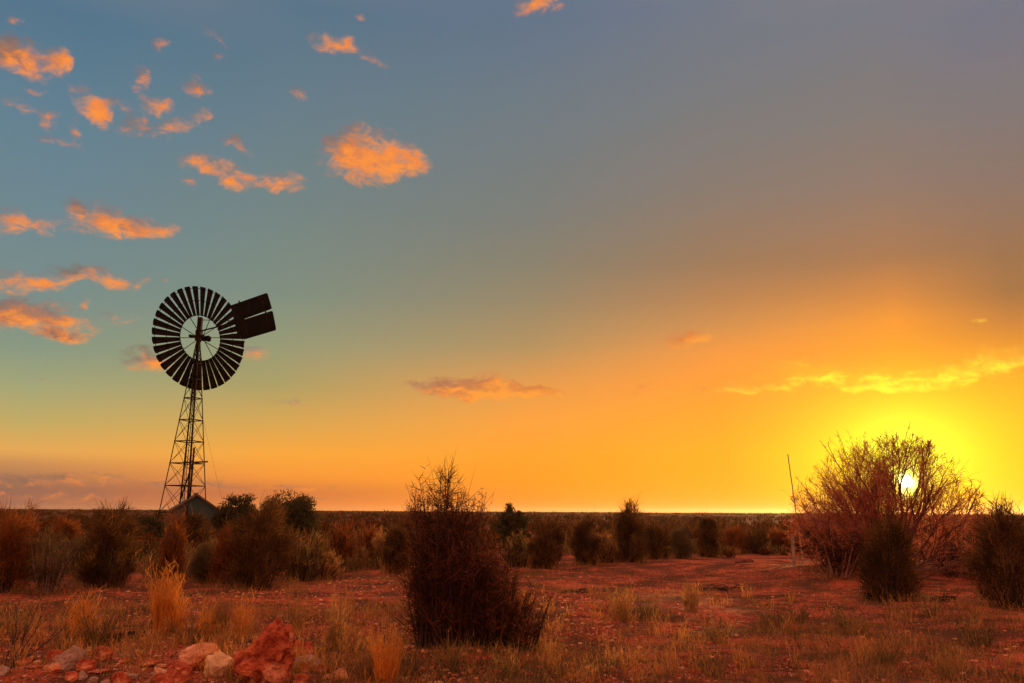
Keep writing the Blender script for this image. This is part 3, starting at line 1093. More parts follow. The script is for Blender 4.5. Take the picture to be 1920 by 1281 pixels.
# standpipe with its raking strut beside the tower
pw = at(350, 1000, WY + 2.6)
pz = gz(pw.x, pw.y)
pole = empty('standpipe', (pw.x, pw.y, pz), 'rusty upright pipe with a raking strut standing among the windmill legs', 'pipe')
ztop = at(350, 839, WY + 2.6).z - pz
zj = at(349, 872, WY + 2.6).z - pz
p_ = MB()
p_.tube((0, 0, -0.1), (0, 0, ztop), 0.06, 0.055, 10)
p_.build('pipe', M['steel'], pole)
p_ = MB()
f0 = at(318, 975, WY + 2.6)
p_.tube((f0.x - pw.x, 0, -0.1), (-0.05, 0, zj), 0.045, 0.045, 8)
p_.build('strut', M['steel'], pole)
p_ = MB()
p_.tube((-0.6, 0, zj + 0.14), (0.9, 0, zj + 0.2), 0.045, k=8)
p_.build('cross_pipe', M['steel'], pole)
p_ = MB()
gw0 = at(382, 850, WY + 1.2)
gw1x, gw1y = WX + 2.35, WY + 1.4
gyw = MB()
gyw.tube(leg_pt(1, levels[5]) , Vector((gw1x - WX, gw1y - WY, gz(gw1x, gw1y) - wz)), 0.005, k=5)
gyw.build('guy_wire', M['steel'], mill)

# ---------------------------------------------------------------- posts near the round bush
X, Y, h_, hw_ = px_dims(1489, 1063, 1003, 4)
po = MB()
po.bar((0, 0, -0.2), (0.015, 0, h_), 0.09, 0.08)
po.bar((0.005, -0.055, h_ * 0.86), (0.01, -0.055, h_ * 0.90), 0.03, 0.03)
tag(po.build('fence_post', M['post'], None, (X, Y, gz(X, Y))), 'short grey wooden post standing left of the bush before the sun', 'post')
X, Y = gp(1512, 1062)
Yp = Y + 1.5
b0, b1 = at(1507, 1058, Yp), at(1477, 852, Yp)
po = MB()
po.tube((0, 0, -0.2), (b1.x - b0.x, 0, b1.z - gz(b0.x, Yp)), 0.024, 0.016, 8)
tag(po.build('leaning_pole', M['post'], None, (b0.x, Yp, gz(b0.x, Yp))), 'thin pole leaning left out of the round twiggy bush', 'pole')

# ---------------------------------------------------------------- the large dark bush in the middle
X, Y, h_, r_ = px_dims(868, 1222, 838, 118)
rng = np.random.default_rng(21)
parts_s, parts_f = [], []
for (px_, ytop, hwp, nst, ntw, nl, rag) in ((822, 836, 72, 64, 1700, 5600, 0.5), (816, 892, 58, 50, 1300, 5400, 0.42), (862, 945, 54, 46, 1200, 5000, 0.4), (905, 1002, 54, 44, 1100, 4600, 0.4), (952, 1058, 56, 40, 760, 2500, 0.55), (1000, 1115, 52, 24, 230, 800, 0.55)):
    bx = gp(px_ * 0.85 + 868 * 0.15, 1222)[0]
    _, _, hh, rr_ = px_dims(px_, 1222, ytop, hwp)
    s_, f_ = broom_bush(rng, hh * 1.02, rr_ * 1.15, nst, ntw, nl, 0.0062, spread=0.82, ragged=rag, tip_l=0.13, r0=0.72, twl=0.25)
    lean = (gp(px_, 1222)[0] - bx) / hh
    for arr in (s_[0], f_[0]):
        arr[:, 0] += (bx - X) + arr[:, 2] * lean * 0.9
    parts_s.append((s_[0], s_[1], np.zeros(len(s_[0]))))
    parts_f.append(f_)
# long bare shoots out of the top
n = 11
P0 = np.stack([rng.normal(-0.22, 0.2, n), rng.normal(0, 0.2, n), h_ * (0.55 + 0.2 * rng.random(n))], -1)
D = norm(np.stack([rng.normal(0, 0.22, n), rng.normal(0, 0.15, n), np.ones(n)], -1))
parts_f.append(ribbons(P0, D, h_ * (0.18 + 0.2 * rng.random(n)), unit(rng, n) * 0.15, np.full(n, 0.006), 6, rng))
sv_, sf_, _ = merge(parts_s)
place_bush('wispy_shrub', 'large dark wispy shrub with red twigs, tallest in the foreground', 'shrub', (X, Y), (sv_, sf_), merge(parts_f), M['wood'], M['red'], 'shrubs of the plain', 'twigs')

# ---------------------------------------------------------------- round twiggy bush in front of the sun
def twiggy_dome(rng, R, Ht, n0, n1, n2, n3, n4):
    az = (np.arange(n0) + rng.random(n0) * 0.8) * 2 * np.pi / n0
    el = np.radians(8 + 74 * rng.random(n0))
    d = np.stack([np.cos(az) * np.cos(el), np.sin(az) * np.cos(el), np.sin(el)], -1)
    reach = 1 / np.sqrt((np.cos(el) / R) ** 2 + (np.sin(el) / Ht) ** 2)
    out_t, out_r = [], []
    P0 = d * [0.12, 0.12, 0] * R
    D = norm(d + UP * 0.05)
    L = reach * (0.60 + 0.24 * rng.random(n0))
    C = unit(rng, n0) * 0.22 + UP * 0.22 * np.cos(el)[:, None]
    rad = 0.036 * (0.6 + 0.8 * rng.random(n0))
    lev = [(P0, D, L, C, rad)]
    for nn_, lf, sp, rf in ((n1, 0.52, 0.70, 0.5), (n2, 0.50, 0.95, 0.5), (n3, 0.50, 1.1, 0.62)):
        P0, D, L, C, rad = lev[-1]
        i = rng.integers(0, len(P0), nn_)
        t = 0.15 + 0.85 * rng.random(nn_) ** 0.7
        p = P0[i] + D[i] * (L[i] * t)[:, None] + C[i] * (L[i] * t * t)[:, None]
        dd = norm(D[i] + 2 * C[i] * t[:, None] + unit(rng, nn_) * sp + UP * 0.10)
        ll_ = L[i] * lf * (0.6 + 0.7 * rng.random(nn_))
        sc3 = np.array([1 / R, 1 / R, 1 / Ht])
        pa, da = p * sc3, dd * sc3
        qa, qb, qc = (da * da).sum(1), (pa * da).sum(1), (pa * pa).sum(1) - 1
        room = (-qb + np.sqrt(np.maximum(qb * qb - qa * qc, 0))) / qa
        ll_ = np.minimum(ll_, np.maximum(room, 0.05) * (0.62 + 0.45 * rng.random(nn_)))
        cc = UP * 0.14 + unit(rng, nn_) * 0.42
        lev.append((p, dd, ll_, cc, rad[i] * rf * (1 - 0.4 * t)))
    big, fine = [], []
    for li, (P0, D, L, C, rad) in enumerate(lev):
        S = 7 if li == 0 else (5 if li < 3 else 4)
        ts = np.linspace(0, 1, S)
        PS = np.stack([P0 + D * (L * t)[:, None] + C * (L * t * t)[:, None] for t in ts], 1)
        PS[:, 1:-1] += rng.normal(size=PS[:, 1:-1].shape) * (L * 0.03)[:, None, None]
        PS[..., 2] = np.maximum(PS[..., 2], 0.02)
        rs = np.maximum(rad, 0.0048)[:, None] * np.linspace(1, 0.45, S)[None, :]
        gx_, gz_ = PS[..., 0] - GAP[0] - PS[..., 1] * GAP[3], PS[..., 2] - GAP[1] - PS[..., 1] * GAP[4]
        gd_ = np.maximum(np.hypot(gx_, gz_), 1e-4)
        ps_ = 1.0 if li >= 2 else np.where(gd_ < 1.6 * GAP[2], (0.62 * GAP[2] + gd_ * (1 - 0.62 / 1.6)) / gd_, 1.0)
        PS[..., 0] += gx_ * (ps_ - 1)
        PS[..., 2] += gz_ * (ps_ - 1)
        near_ = (gd_ * ps_).min(axis=1)
        inn = near_ < GAP[2] * (0.85 + (1.3 * rng.random(len(near_)) ** 2 if li >= 2 else 0.0))
        if li > 0:
            PS, rs, P0, L = PS[~inn], rs[~inn], P0[~inn], L[~inn]
        if li >= 2:
            m_n = len(P0)
            sd_ = norm(np.cross(norm(PS[:, -1] - PS[:, 0]), rng.normal(size=(m_n, 3))))
            vv = np.stack([PS - sd_[:, None, :] * rs[..., None], PS + sd_[:, None, :] * rs[..., None]], 2)
            k2 = S * 2
            b2 = np.arange(m_n) * k2
            ff = np.stack([np.stack([b2 + 2 * q_, b2 + 2 * q_ + 1, b2 + 2 * q_ + 3, b2 + 2 * q_ + 2], -1) for q_ in range(S - 1)], 1).reshape(-1, 4)
            fine.append((vv.reshape(-1, 3), ff, np.repeat(rng.random(m_n), k2)))
            continue
        v, f = tubes(PS, rs, 5)
        big.append((v, f, np.repeat(rng.random(len(P0)), S * 5)))
    P0, D, L, C, rad = lev[-1]
    i = rng.integers(0, len(P0), n4)
    t = rng.random(n4)
    p = P0[i] + D[i] * (L[i] * t)[:, None] + C[i] * (L[i] * t * t)[:, None]
    p[:, 2] = np.maximum(p[:, 2], 0.05)
    kp = (0.45 + 0.55 * rng.random(n4)) * np.hypot(p[:, 0] - GAP[0] - p[:, 1] * GAP[3], p[:, 2] - GAP[1] - p[:, 1] * GAP[4]) > GAP[2]
    p, i = p[kp], i[kp]
    n4 = len(p)
    fol = ribbons(p, norm(D[i] + unit(rng, n4) * 0.8), 0.10 * (0.4 + rng.random(n4)), unit(rng, n4) * 0.2, 0.009 * (0.6 + 0.7 * rng.random(n4)), 1, rng)
    return merge(big), merge(fine), fol


X, Y, h_, r_ = px_dims(1678, 1088, 828, 192)
rng = np.random.default_rng(5)
gp_ = at(1700, 905, Y)
GAP = (gp_.x - X, gp_.z - gz(X, Y), 0.27, math.tan(SUN_AZ), math.tan(SUN_EL) / math.cos(SUN_AZ))                       # twigs cleared along the camera's line to the sun, so its disc shows whole
bg_, fn_, fl_ = twiggy_dome(rng, r_ * 1.10, h_ * 1.03, 26, 320, 3000, 16000, 13000)
root = empty('round_bush', (X, Y, gz(X, Y) - 0.02), 'round nearly leafless twiggy bush with the setting sun shining through it', 'bush', 'shrubs of the plain')
M['bush_wood'] = rough_mat('purple_brown_branch_bark', (0.10, 0.05, 0.045), (0.19, 0.10, 0.085), 30.0)
M['pink_twig'] = leaf_mat('pinkish_twigs', (0.26, 0.075, 0.05), (0.42, 0.135, 0.085), (0.62, 0.26, 0.16), 0.55)
M['pink_leaf'] = leaf_mat('small_dry_pink_leaves', (0.36, 0.09, 0.055), (0.52, 0.15, 0.085), (0.70, 0.26, 0.13), 0.6)
link('branches', np_mesh('branches', bg_[0], bg_[1]), M['bush_wood'], root)
link('twigs', np_mesh('twigs', fn_[0], fn_[1], fn_[2]), M['pink_twig'], root)
link('foliage', np_mesh('foliage', fl_[0], fl_[1], fl_[2]), M['pink_leaf'], root)

# ---------------------------------------------------------------- the other shrubs
GRP = 'shrubs of the plain'
shrubs = [   # x, base row, top row, half width, style, material, name, label, category
    (6, 1112, 950, 52, 'fuzzy', 'orange', 'wispy_shrub', 'orange wispy shrub cut off by the left edge of the photo', 'shrub'),
    (88, 1110, 985, 46, 'open', 'olive', 'open_shrub', 'thin olive shrub with bare grey stems next to the left edge shrub', 'shrub'),
    (140, 1083, 1012, 34, 'round', 'olive', 'low_shrub', 'low greyish leafy shrub between the olive and the brown shrub', 'shrub'),
    (198, 1104, 950, 60, 'fuzzy', 'brown', 'wispy_shrub', 'broad brown shrub with a dark base left of the windmill', 'shrub'),
    (116, 1030, 972, 34, 'fuzzy', 'orange', 'wispy_shrub', 'small orange shrub behind the thin olive shrub', 'shrub'),
    (276, 1018, 966, 34, 'round', 'dark', 'leafy_shrub', 'dark green leafy shrub by the left leg of the windmill', 'shrub'),
    (316, 1100, 968, 19, 'tuft', 'orange', 'narrow_shrub', 'narrow upright orange shrub in front of the windmill leg', 'shrub'),
    (360, 1040, 955, 36, 'fuzzy', 'brown', 'wispy_shrub', 'brown shrub directly in front of the shed', 'shrub'),
    (395, 1092, 1022, 40, 'fuzzy', 'olive', 'wispy_shrub', 'greyish olive shrub left of the biggest brown shrub', 'shrub'),
    (424, 1095, 985, 30, 'fuzzy', 'orange', 'wispy_shrub', 'slim orange shrub touching the biggest brown shrub', 'shrub'),
    (440, 1024, 930, 44, 'round', 'dark', 'small_tree', 'dark small tree right beside the shed', 'tree'),
    (538, 1022, 927, 58, 'round', 'dark', 'small_tree', 'broad dark small tree on the skyline behind the biggest brown shrub', 'tree'),
    (484, 1104, 950, 76, 'fuzzy', 'brown', 'wispy_shrub', 'biggest brown shrub with orange tops right of the windmill', 'shrub'),
    (566, 1090, 1000, 44, 'tuft', 'straw', 'grassy_shrub', 'pale grassy shrub right of the biggest brown shrub', 'shrub'),
    (600, 1086, 1030, 36, 'tuft', 'tawny', 'grassy_shrub', 'low tawny tussock between the brown shrub and the orange spires', 'shrub'),
    (636, 1072, 985, 26, 'tuft', 'orange', 'narrow_shrub', 'orange spire shaped shrub, first of the row left of the dark shrub', 'shrub'),
    (668, 1070, 1030, 24, 'tuft', 'tawny', 'grassy_shrub', 'short tawny tussock at the foot of the first orange spire', 'shrub'),
    (690, 1067, 990, 20, 'tuft', 'orange', 'narrow_shrub', 'middle orange spire of the row left of the dark shrub', 'shrub'),
    (716, 1069, 1000, 17, 'tuft', 'tawny', 'narrow_shrub', 'slim tawny spire nearest the large dark shrub', 'shrub'),
    (742, 1078, 985, 26, 'fuzzy', 'brown', 'wispy_shrub', 'brown shrub half hidden by the left side of the large dark shrub', 'shrub'),
    (962, 1028, 944, 30, 'round', 'dark', 'small_tree', 'small dome shaped dark tree right of the large dark shrub', 'tree'),
    (972, 1062, 1000, 27, 'tuft', 'straw', 'grassy_shrub', 'straw coloured shrub below the dome shaped dark tree', 'shrub'),
    (1026, 1065, 966, 38, 'fuzzy', 'brown', 'wispy_shrub', 'wide dark brown shrub, first right of the dome shaped tree', 'shrub'),
    (1097, 1060, 968, 30, 'fuzzy', 'brown', 'wispy_shrub', 'dark vase shaped shrub beside a pale tussock', 'shrub'),
    (1136, 1058, 1004, 20, 'tuft', 'tawny', 'grassy_shrub', 'pale tawny tussock between two dark shrubs', 'shrub'),
    (1182, 1058, 948, 36, 'fuzzy', 'brown', 'wispy_shrub', 'tall dark shrub with twigs poking over the skyline', 'shrub'),
    (1230, 1052, 985, 30, 'fuzzy', 'brown', 'wispy_shrub', 'lower dark shrub leaning on the tall skyline shrub', 'shrub'),
    (1276, 1048, 984, 24, 'fuzzy', 'olive', 'wispy_shrub', 'small olive shrub between two brown ones at the track edge', 'shrub'),
    (1326, 1044, 968, 25, 'fuzzy', 'brown', 'wispy_shrub', 'brown shrub with one thin twig above the skyline', 'shrub'),
    (1378, 1036, 982, 22, 'fuzzy', 'orange', 'wispy_shrub', 'small orange shrub near the far end of the track', 'shrub'),
    (1420, 1034, 986, 30, 'fuzzy', 'brown', 'wispy_shrub', 'low brown shrub left of the short grey post', 'shrub'),
    (1462, 1032, 988, 24, 'fuzzy', 'orange', 'wispy_shrub', 'orange shrub right behind the short grey post', 'shrub'),
    (1574, 1090, 985, 62, 'open', 'red', 'open_shrub', 'dark red tangled shrub under the left side of the round bush', 'shrub'),
    (1800, 1082, 1000, 60, 'open', 'red', 'open_shrub', 'open red twigged shrub under the right side of the round bush', 'shrub'),
    (1672, 1128, 968, 64, 'fuzzy', 'brown', 'wispy_shrub', 'dark broom like shrub in front of the round bush', 'shrub'),
    (1896, 1142, 956, 76, 'fuzzy', 'brown', 'wispy_shrub', 'big dark shrub cut off by the right edge of the photo', 'shrub'),
    (1908, 1075, 935, 40, 'open', 'brown', 'open_shrub', 'thin shrub behind the shrub at the right edge', 'shrub'),
    (770, 1058, 995, 22, 'tuft', 'olive', 'grassy_shrub', 'olive tussock behind the left edge of the large dark shrub', 'shrub'),
]
for k, (px_, yb, yt, hw, style, mt, nm, lb, ct) in enumerate(shrubs):
    rng = np.random.default_rng(100 + k)
    X, Y, hh, rr_ = px_dims(px_, yb, yt, hw)
    wd = 0.0062 * Y / 11.0 + 0.003
    sz = max(0.5, hh * rr_ * 2 / (2.4))
    kd = min(1.0, (18.0 / Y))                        # fewer, wider twigs far away
    if style == 'broom':
        s_, f_ = broom_bush(rng, hh * 1.08, rr_ * 1.12, int(46 + 20 * sz), int(700 * sz * kd + 260), int(3600 * sz * kd + 600), wd, spread=0.50, ragged=0.35, r0=0.78)
    elif style == 'open':
        s_, f_ = broom_bush(rng, hh * 1.05, rr_ * 1.15, int(22 + 10 * sz), int(420 * sz + 160), int(2400 * sz + 500), wd, spread=0.95, ragged=0.4, r0=0.4)
    elif style == 'tuft':
        s_, f_ = broom_bush(rng, hh * 1.1, rr_ * 1.0, int(50 + 20 * sz), int(900 * sz + 260), int(3600 * sz * kd + 500), wd, spread=0.26, ragged=0.5, r0=0.55, tip_l=0.2)
    elif style == 'fuzzy':
        s_, f_ = fuzzy_bush(rng, hh * 1.02, rr_ * 1.05, int(60 + 50 * sz), int(5200 * sz * (0.35 + 0.65 * kd) + 1500), wd * 0.95, 0.10 + 0.10 * min(1.2, hh), int(6 + 8 * sz))
    else:
        lw_ = 0.0016 * Y
        s_, f_ = round_bush(rng, hh, rr_, int(70 + 40 * sz), int(9500 * min(sz, 2.2)), lw_ * 0.8, lw_ * 1.8)
    place_bush(nm, lb, ct, (X, Y), s_, f_, M['grey_wood'] if style == 'open' else M['wood'], M[mt], GRP if ct == 'shrub' else 'small trees behind the shrubs', 'crown' if ct == 'tree' else 'foliage')

# ---------------------------------------------------------------- far scrub (nobody could count it)
rng = np.random.default_rng(31)
n = 9000
u_ = rng.random(n)
rad = np.exp(np.log(27.0) + (np.log(1500.0) - np.log(27.0)) * u_ ** 0.85)
azs = np.radians(rng.uniform(-46, 46, n))
cx_, cy_ = rad * np.sin(azs), rad * np.cos(azs)
keep = ~((np.abs(cx_ - WX - 0.4) < 2.6) & (np.abs(cy_ - WY) < 2.6))
pxs = azs
# leave the bare track clear
trk = (rad < 34) & (azs > math.radians(-8))
keep &= ~trk | (rng.random(n) < 0.15)
cx_, cy_, rad = cx_[keep], cy_[keep], rad[keep]
n = len(cx_)
hh = (0.28 + 0.55 * rng.random(n) ** 1.8) * np.clip(1.0 + rad / 500, 1, 2.6) * np.where(rng.random(n) < 0.05, 1.7, 1.0)
czs = ground_h(cx_, cy_)
typ = (rng.random(n) + 0.5 * vnoise(cx_ / 25, cy_ / 25, seed=5))
for nm, sel, mt in (('far_dark_scrub', typ < 0.36, 'far_olive'), ('far_brown_scrub', (typ >= 0.36) & (typ < 0.90), 'far_brown'), ('far_dry_scrub', typ >= 0.90, 'brown')):
    idx = np.where(sel)[0]
    per = np.where(rad[idx] < 80, 70, np.where(rad[idx] < 250, 26, 12))
    ci = np.repeat(idx, per)
    m = len(ci)
    wdt = hh[ci] * (0.5 + 0.7 * rng.random(m)) * np.clip(rad[ci] / 200, 0.8, 2.5)
    a = rng.random(m) * 2 * np.pi
    o = np.sqrt(rng.random(m)) * wdt
    P0 = np.stack([cx_[ci] + np.cos(a) * o * 0.7, cy_[ci] + np.sin(a) * o * 0.7, czs[ci] + hh[ci] * 0.45 * rng.random(m)], -1)
    D = norm(np.stack([np.cos(a) * 0.35, np.sin(a) * 0.35, np.ones(m)], -1) + rng.normal(size=(m, 3)) * 0.3)
    L = hh[ci] * (0.35 + 0.4 * rng.random(m))
    wv_ = np.clip(rad[ci] * 0.0011, 0.02, 0.8) * (0.6 + 0.8 * rng.random(m))
    v, f, r_ = ribbons(P0, D, L, unit(rng, m) * 0.15, wv_, 2, rng)
    tag(link(nm, np_mesh(nm, v, f, r_), M[mt]), {'far_olive': 'dark green low scrub scattered over the far plain', 'far_brown': 'brown low scrub scattered over the far plain', 'brown': 'dry orange low scrub scattered over the far plain'}[mt], 'scrub', kind='stuff')


# ---------------------------------------------------------------- grass
def tussock(rng, n, h, r, w, lean=0.35, heads=True, jit=0.16):
    a = rng.random(n) * 2 * np.pi
    o = np.sqrt(rng.random(n)) * r * 0.5
    P0 = np.stack([np.cos(a) * o, np.sin(a) * o, np.full(n, -0.02)], -1)
    D = norm(np.stack([np.cos(a) * lean, np.sin(a) * lean, np.ones(n)], -1) + rng.normal(size=(n, 3)) * [jit, jit, 0])
    L = h * (0.25 + 0.8 * rng.random(n) ** 1.4)
    C = np.stack([np.cos(a) * lean * 0.5, np.sin(a) * lean * 0.5, np.full(n, -0.05)], -1) + rng.normal(size=(n, 3)) * jit * 0.7
    ps = [ribbons(P0, D, L, C, w * (0.6 + 0.7 * rng.random(n)), 4, rng)]
    if heads:
        m = n * 5
        i = rng.integers(0, n, m)
        t = 0.45 + 0.55 * rng.random(m)
        p = P0[i] + D[i] * (L[i] * t)[:, None] + C[i] * (L[i] * t * t)[:, None]
        ps.append(ribbons(p, norm(D[i] + unit(rng, m) * 0.7), 0.055 * (0.5 + rng.random(m)) * min(1.5, h / 0.4), unit(rng, m) * 0.1, w * 1.1 * (0.6 + 0.6 * rng.random(m)), 1, rng))
    return merge(ps)


tuss = [   # x, base row, top row, half width, blades, material, label
    (302, 1192, 1066, 26, 520, 'gold', 'tall glowing orange grass tussock left of the big red rock'),
    (322, 1192, 1118, 30, 300, 'gold', 'short bushy orange tussock at the foot of the tall glowing one'),
    (145, 1216, 1112, 24, 240, 'gold', 'slender orange tussock left of the tall glowing tussock'),
    (180, 1222, 1140, 28, 200, 'straw', 'greenish tussock right beside the slender orange tussock'),
    (120, 1232, 1170, 32, 200, 'straw', 'dark straw tussock below the slender orange tussock'),
    (24, 1200, 1130, 34, 160, 'straw', 'straw tussock at the left edge of the photo'),
    (385, 1200, 1125, 22, 140, 'gold', 'thin orange tussock, first of three behind the pinkish rock'),
    (415, 1198, 1112, 20, 150, 'tawny', 'thin tawny tussock, second of three behind the pinkish rock'),
    (452, 1196, 1118, 24, 170, 'gold', 'orange tussock just behind the big red rock'),
    (350, 1215, 1160, 36, 180, 'straw', 'straw tussock behind the pinkish boulder'),
    (556, 1190, 1120, 18, 110, 'tawny', 'thin tawny tussock right of the big red rock'),
    (628, 1222, 1110, 24, 150, 'tawny', 'tall sparse tawny tussock right of the small round rock'),
    (722, 1281, 1184, 34, 420, 'gold', 'bright orange tussock at the lower edge beside the large dark shrub'),
    (688, 1278, 1215, 28, 200, 'tawny', 'tawny tussock joined to the bright orange one at the lower edge'),
    (764, 1270, 1215, 26, 160, 'straw', 'straw tussock between bright orange tussock and large dark shrub'),
    (840, 1262, 1195, 30, 160, 'straw', 'pale stalks in front of the base of the large dark shrub'),
    (942, 1272, 1205, 26, 150, 'straw', 'greenish tussock in front of the right side of the large dark shrub'),
    (1040, 1255, 1185, 24, 90, 'tawny', 'few tall straw stalks right of the large dark shrub'),
    (1165, 1165, 1098, 26, 170, 'tawny', 'tawny tussock with a low straw tussock at its right side'),
    (1215, 1160, 1120, 26, 130, 'straw', 'low straw tussock touching the right side of a tawny tussock'),
    (1295, 1150, 1095, 22, 120, 'tawny', 'tawny tussock in the middle of the open red ground'),
    (1345, 1205, 1150, 30, 150, 'straw', 'dark greenish tussock below the tawny one in the middle of the open ground'),
    (1450, 1175, 1110, 32, 190, 'straw', 'broad straw tussock left of the dark broom like shrub'),
    (1496, 1165, 1120, 26, 150, 'straw', 'smaller straw tussock beside the broad one'),
    (1590, 1180, 1125, 26, 150, 'straw', 'straw tussock in front of the dark red tangled shrub'),
    (1610, 1190, 1150, 30, 120, 'tawny', 'low tawny tussock below the dark broom like shrub'),
    (1745, 1160, 1110, 26, 130, 'straw', 'straw tussock right below the dark broom like shrub'),
    (1835, 1210, 1150, 34, 190, 'straw', 'dark straw tussock below the shrub at the right edge'),
    (1665, 1245, 1190, 30, 150, 'straw', 'straw tussock low in the right corner area'),
    (1780, 1270, 1215, 34, 150, 'tawny', 'tawny tussock nearest the lower right corner'),
    (1340, 1272, 1215, 30, 120, 'straw', 'straw tussock at the lower edge in the open ground'),
    (1130, 1278, 1225, 30, 120, 'straw', 'short straw tussock at the lower edge right of the large dark shrub'),
]
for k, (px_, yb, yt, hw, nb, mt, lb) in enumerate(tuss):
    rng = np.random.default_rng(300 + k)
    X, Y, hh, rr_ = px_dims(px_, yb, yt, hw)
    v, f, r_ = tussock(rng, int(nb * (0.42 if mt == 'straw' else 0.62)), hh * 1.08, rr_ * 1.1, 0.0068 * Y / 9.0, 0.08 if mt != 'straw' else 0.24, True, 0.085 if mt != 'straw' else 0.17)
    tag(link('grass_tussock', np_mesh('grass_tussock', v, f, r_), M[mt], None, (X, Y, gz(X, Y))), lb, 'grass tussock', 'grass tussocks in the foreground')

# short dry grass between the tussocks
rng = np.random.default_rng(41)
for nm, mt, nclump, seed, lb in (('low_dark_growth', 'dark', 1500, 12, 'low dark growth and dead litter clumps on the red soil'), ('dry_grass', 'tawny', 620, 2, 'short dry tawny grass scattered over the red foreground'), ('green_grey_grass', 'straw', 2500, 6, 'short greyish grass scattered over the red foreground')):
    r_ = np.exp(rng.uniform(np.log(6.0), np.log(24.0), nclump * 3))
    a_ = np.radians(rng.uniform(-42, 42, nclump * 3))
    x_, y_ = r_ * np.sin(a_), r_ * np.cos(a_)
    dn_ = fbm(x_ / 2.2, y_ / 2.2, octs=3, seed=seed)
    k_ = np.argsort(-dn_ + 0.35 * rng.random(len(dn_)) + 0.35 * np.clip((9.5 - r_) / 3.0, 0, 1))[:nclump]
    x_, y_ = x_[k_], y_[k_]
    per = 24
    ci = np.repeat(np.arange(nclump), per)
    m = len(ci)
    sc_ = (0.6 + 0.9 * rng.random(nclump))[ci]
    wd_ = {'tawny': 0.09, 'straw': 0.17, 'dark': 0.13}[mt]
    P0 = np.stack([x_[ci] + rng.normal(0, wd_, m) * sc_, y_[ci] + rng.normal(0, wd_ * 0.8, m) * sc_, np.zeros(m)], -1)
    P0[:, 2] = ground_h(P0[:, 0], P0[:, 1]) - 0.01
    D = norm(rng.normal(size=(m, 3)) * [0.5, 0.5, 0.1] + UP)
    L = {'tawny': 0.16, 'straw': 0.11, 'dark': 0.07}[mt] * sc_ * (0.3 + 0.9 * rng.random(m))
    v, f, rd_ = ribbons(P0, D, L, rng.normal(size=(m, 3)) * 0.2, 0.0062 * (0.6 + 0.7 * rng.random(m)), 3, rng)
    tag(link(nm, np_mesh(nm, v, f, rd_), M[mt]), lb, 'grass', kind='stuff')
# belt of grass among the shrubs
for nm, mt, n_, lb in (('belt_grass', 'straw', 150, 'olive straw coloured grass growing between the shrubs of the belt'), ('belt_dry_grass', 'tawny', 90, 'tawny dry grass growing between the shrubs of the belt')):
    rng = np.random.default_rng(87 + n_)
    tl = []
    for q_ in range(n_):
        if rng.random() < 0.66:
            px_, yb = rng.uniform(-30, 790), rng.uniform(1030, 1094)
            hh_ = rng.uniform(0.3, 0.85)
            yb -= max(0.0, (px_ - 420) * 0.07)
        else:
            px_, yb = rng.uniform(960, 1500), rng.uniform(1018, 1052)
            yb -= max(0.0, (px_ - 1200) * 0.05)
            hh_ = rng.uniform(0.2, 0.6)
        X, Y = gp(px_, yb)
        v, f, r_ = tussock(rng, int(rng.uniform(50, 110)), hh_, hh_ * rng.uniform(0.6, 1.3), 0.0007 * Y, 0.22, True, 0.16)
        v[:, 0] += X
        v[:, 1] += Y
        v[:, 2] += gz(X, Y)
        tl.append((v, f, r_))
    v, f, rd_ = merge(tl)
    tag(link(nm, np_mesh(nm, v, f, rd_), M[mt]), lb, 'grass', kind='stuff')
# tall stalks
rng = np.random.default_rng(83)
tl = []
for q_ in range(330):
    if q_ < 190:
        px_, yb = rng.uniform(-20, 760), rng.uniform(1150, 1290)
    else:
        px_, yb = rng.uniform(960, 1940), rng.uniform(1120, 1290)
    X, Y = gp(px_, yb)
    nb = int(rng.uniform(7, 22))
    v, f, r_ = tussock(rng, nb, rng.uniform(0.18, 0.42) * (1.0 if q_ < 190 else 0.85), 0.16, 0.0055 * Y / 9.0, 0.10, True, 0.12)
    v[:, 0] += X
    v[:, 1] += Y
    v[:, 2] += gz(X, Y)
    tl.append((v, f, r_))
v, f, rd_ = merge(tl)
tag(link('tall_grass', np_mesh('tall_grass', v, f, rd_), M['gold2']), 'sparse tall dry grass stalks scattered through the foreground', 'grass', kind='stuff')
# low growth at the feet of the shrubs
rng = np.random.default_rng(47)
sk = []
for (px_, yb, yt, hw, style, mt, nm, lb, ct) in shrubs:
    if yb < 1036:
        continue
    X, Y, hh, rr_ = px_dims(px_, yb, yt, hw)
    m = int(90 + 160 * rr_)
    a = rng.random(m) * 2 * np.pi
    o = rr_ * (0.45 + 0.75 * rng.random(m))
    cl = rng.normal(0, 0.05, (m, 2))
    P0 = np.stack([X + np.cos(a) * o + cl[:, 0], Y + np.sin(a) * o * 0.8 + cl[:, 1], np.zeros(m)], -1)
    P0[:, 2] = ground_h(P0[:, 0], P0[:, 1]) - 0.01
    D = norm(rng.normal(size=(m, 3)) * [0.5, 0.5, 0.1] + UP)
    sk.append(ribbons(P0, D, 0.10 + 0.30 * rng.random(m) ** 2, rng.normal(size=(m, 3)) * 0.2, 0.0006 * Y * (0.6 + 0.7 * rng.random(m)), 3, rng))
v, f, rd_ = merge(sk)
tag(link('low_grass', np_mesh('low_grass', v, f, rd_), M['tawny']), 'low dry grass growing round the feet of the shrubs', 'grass', kind='stuff')
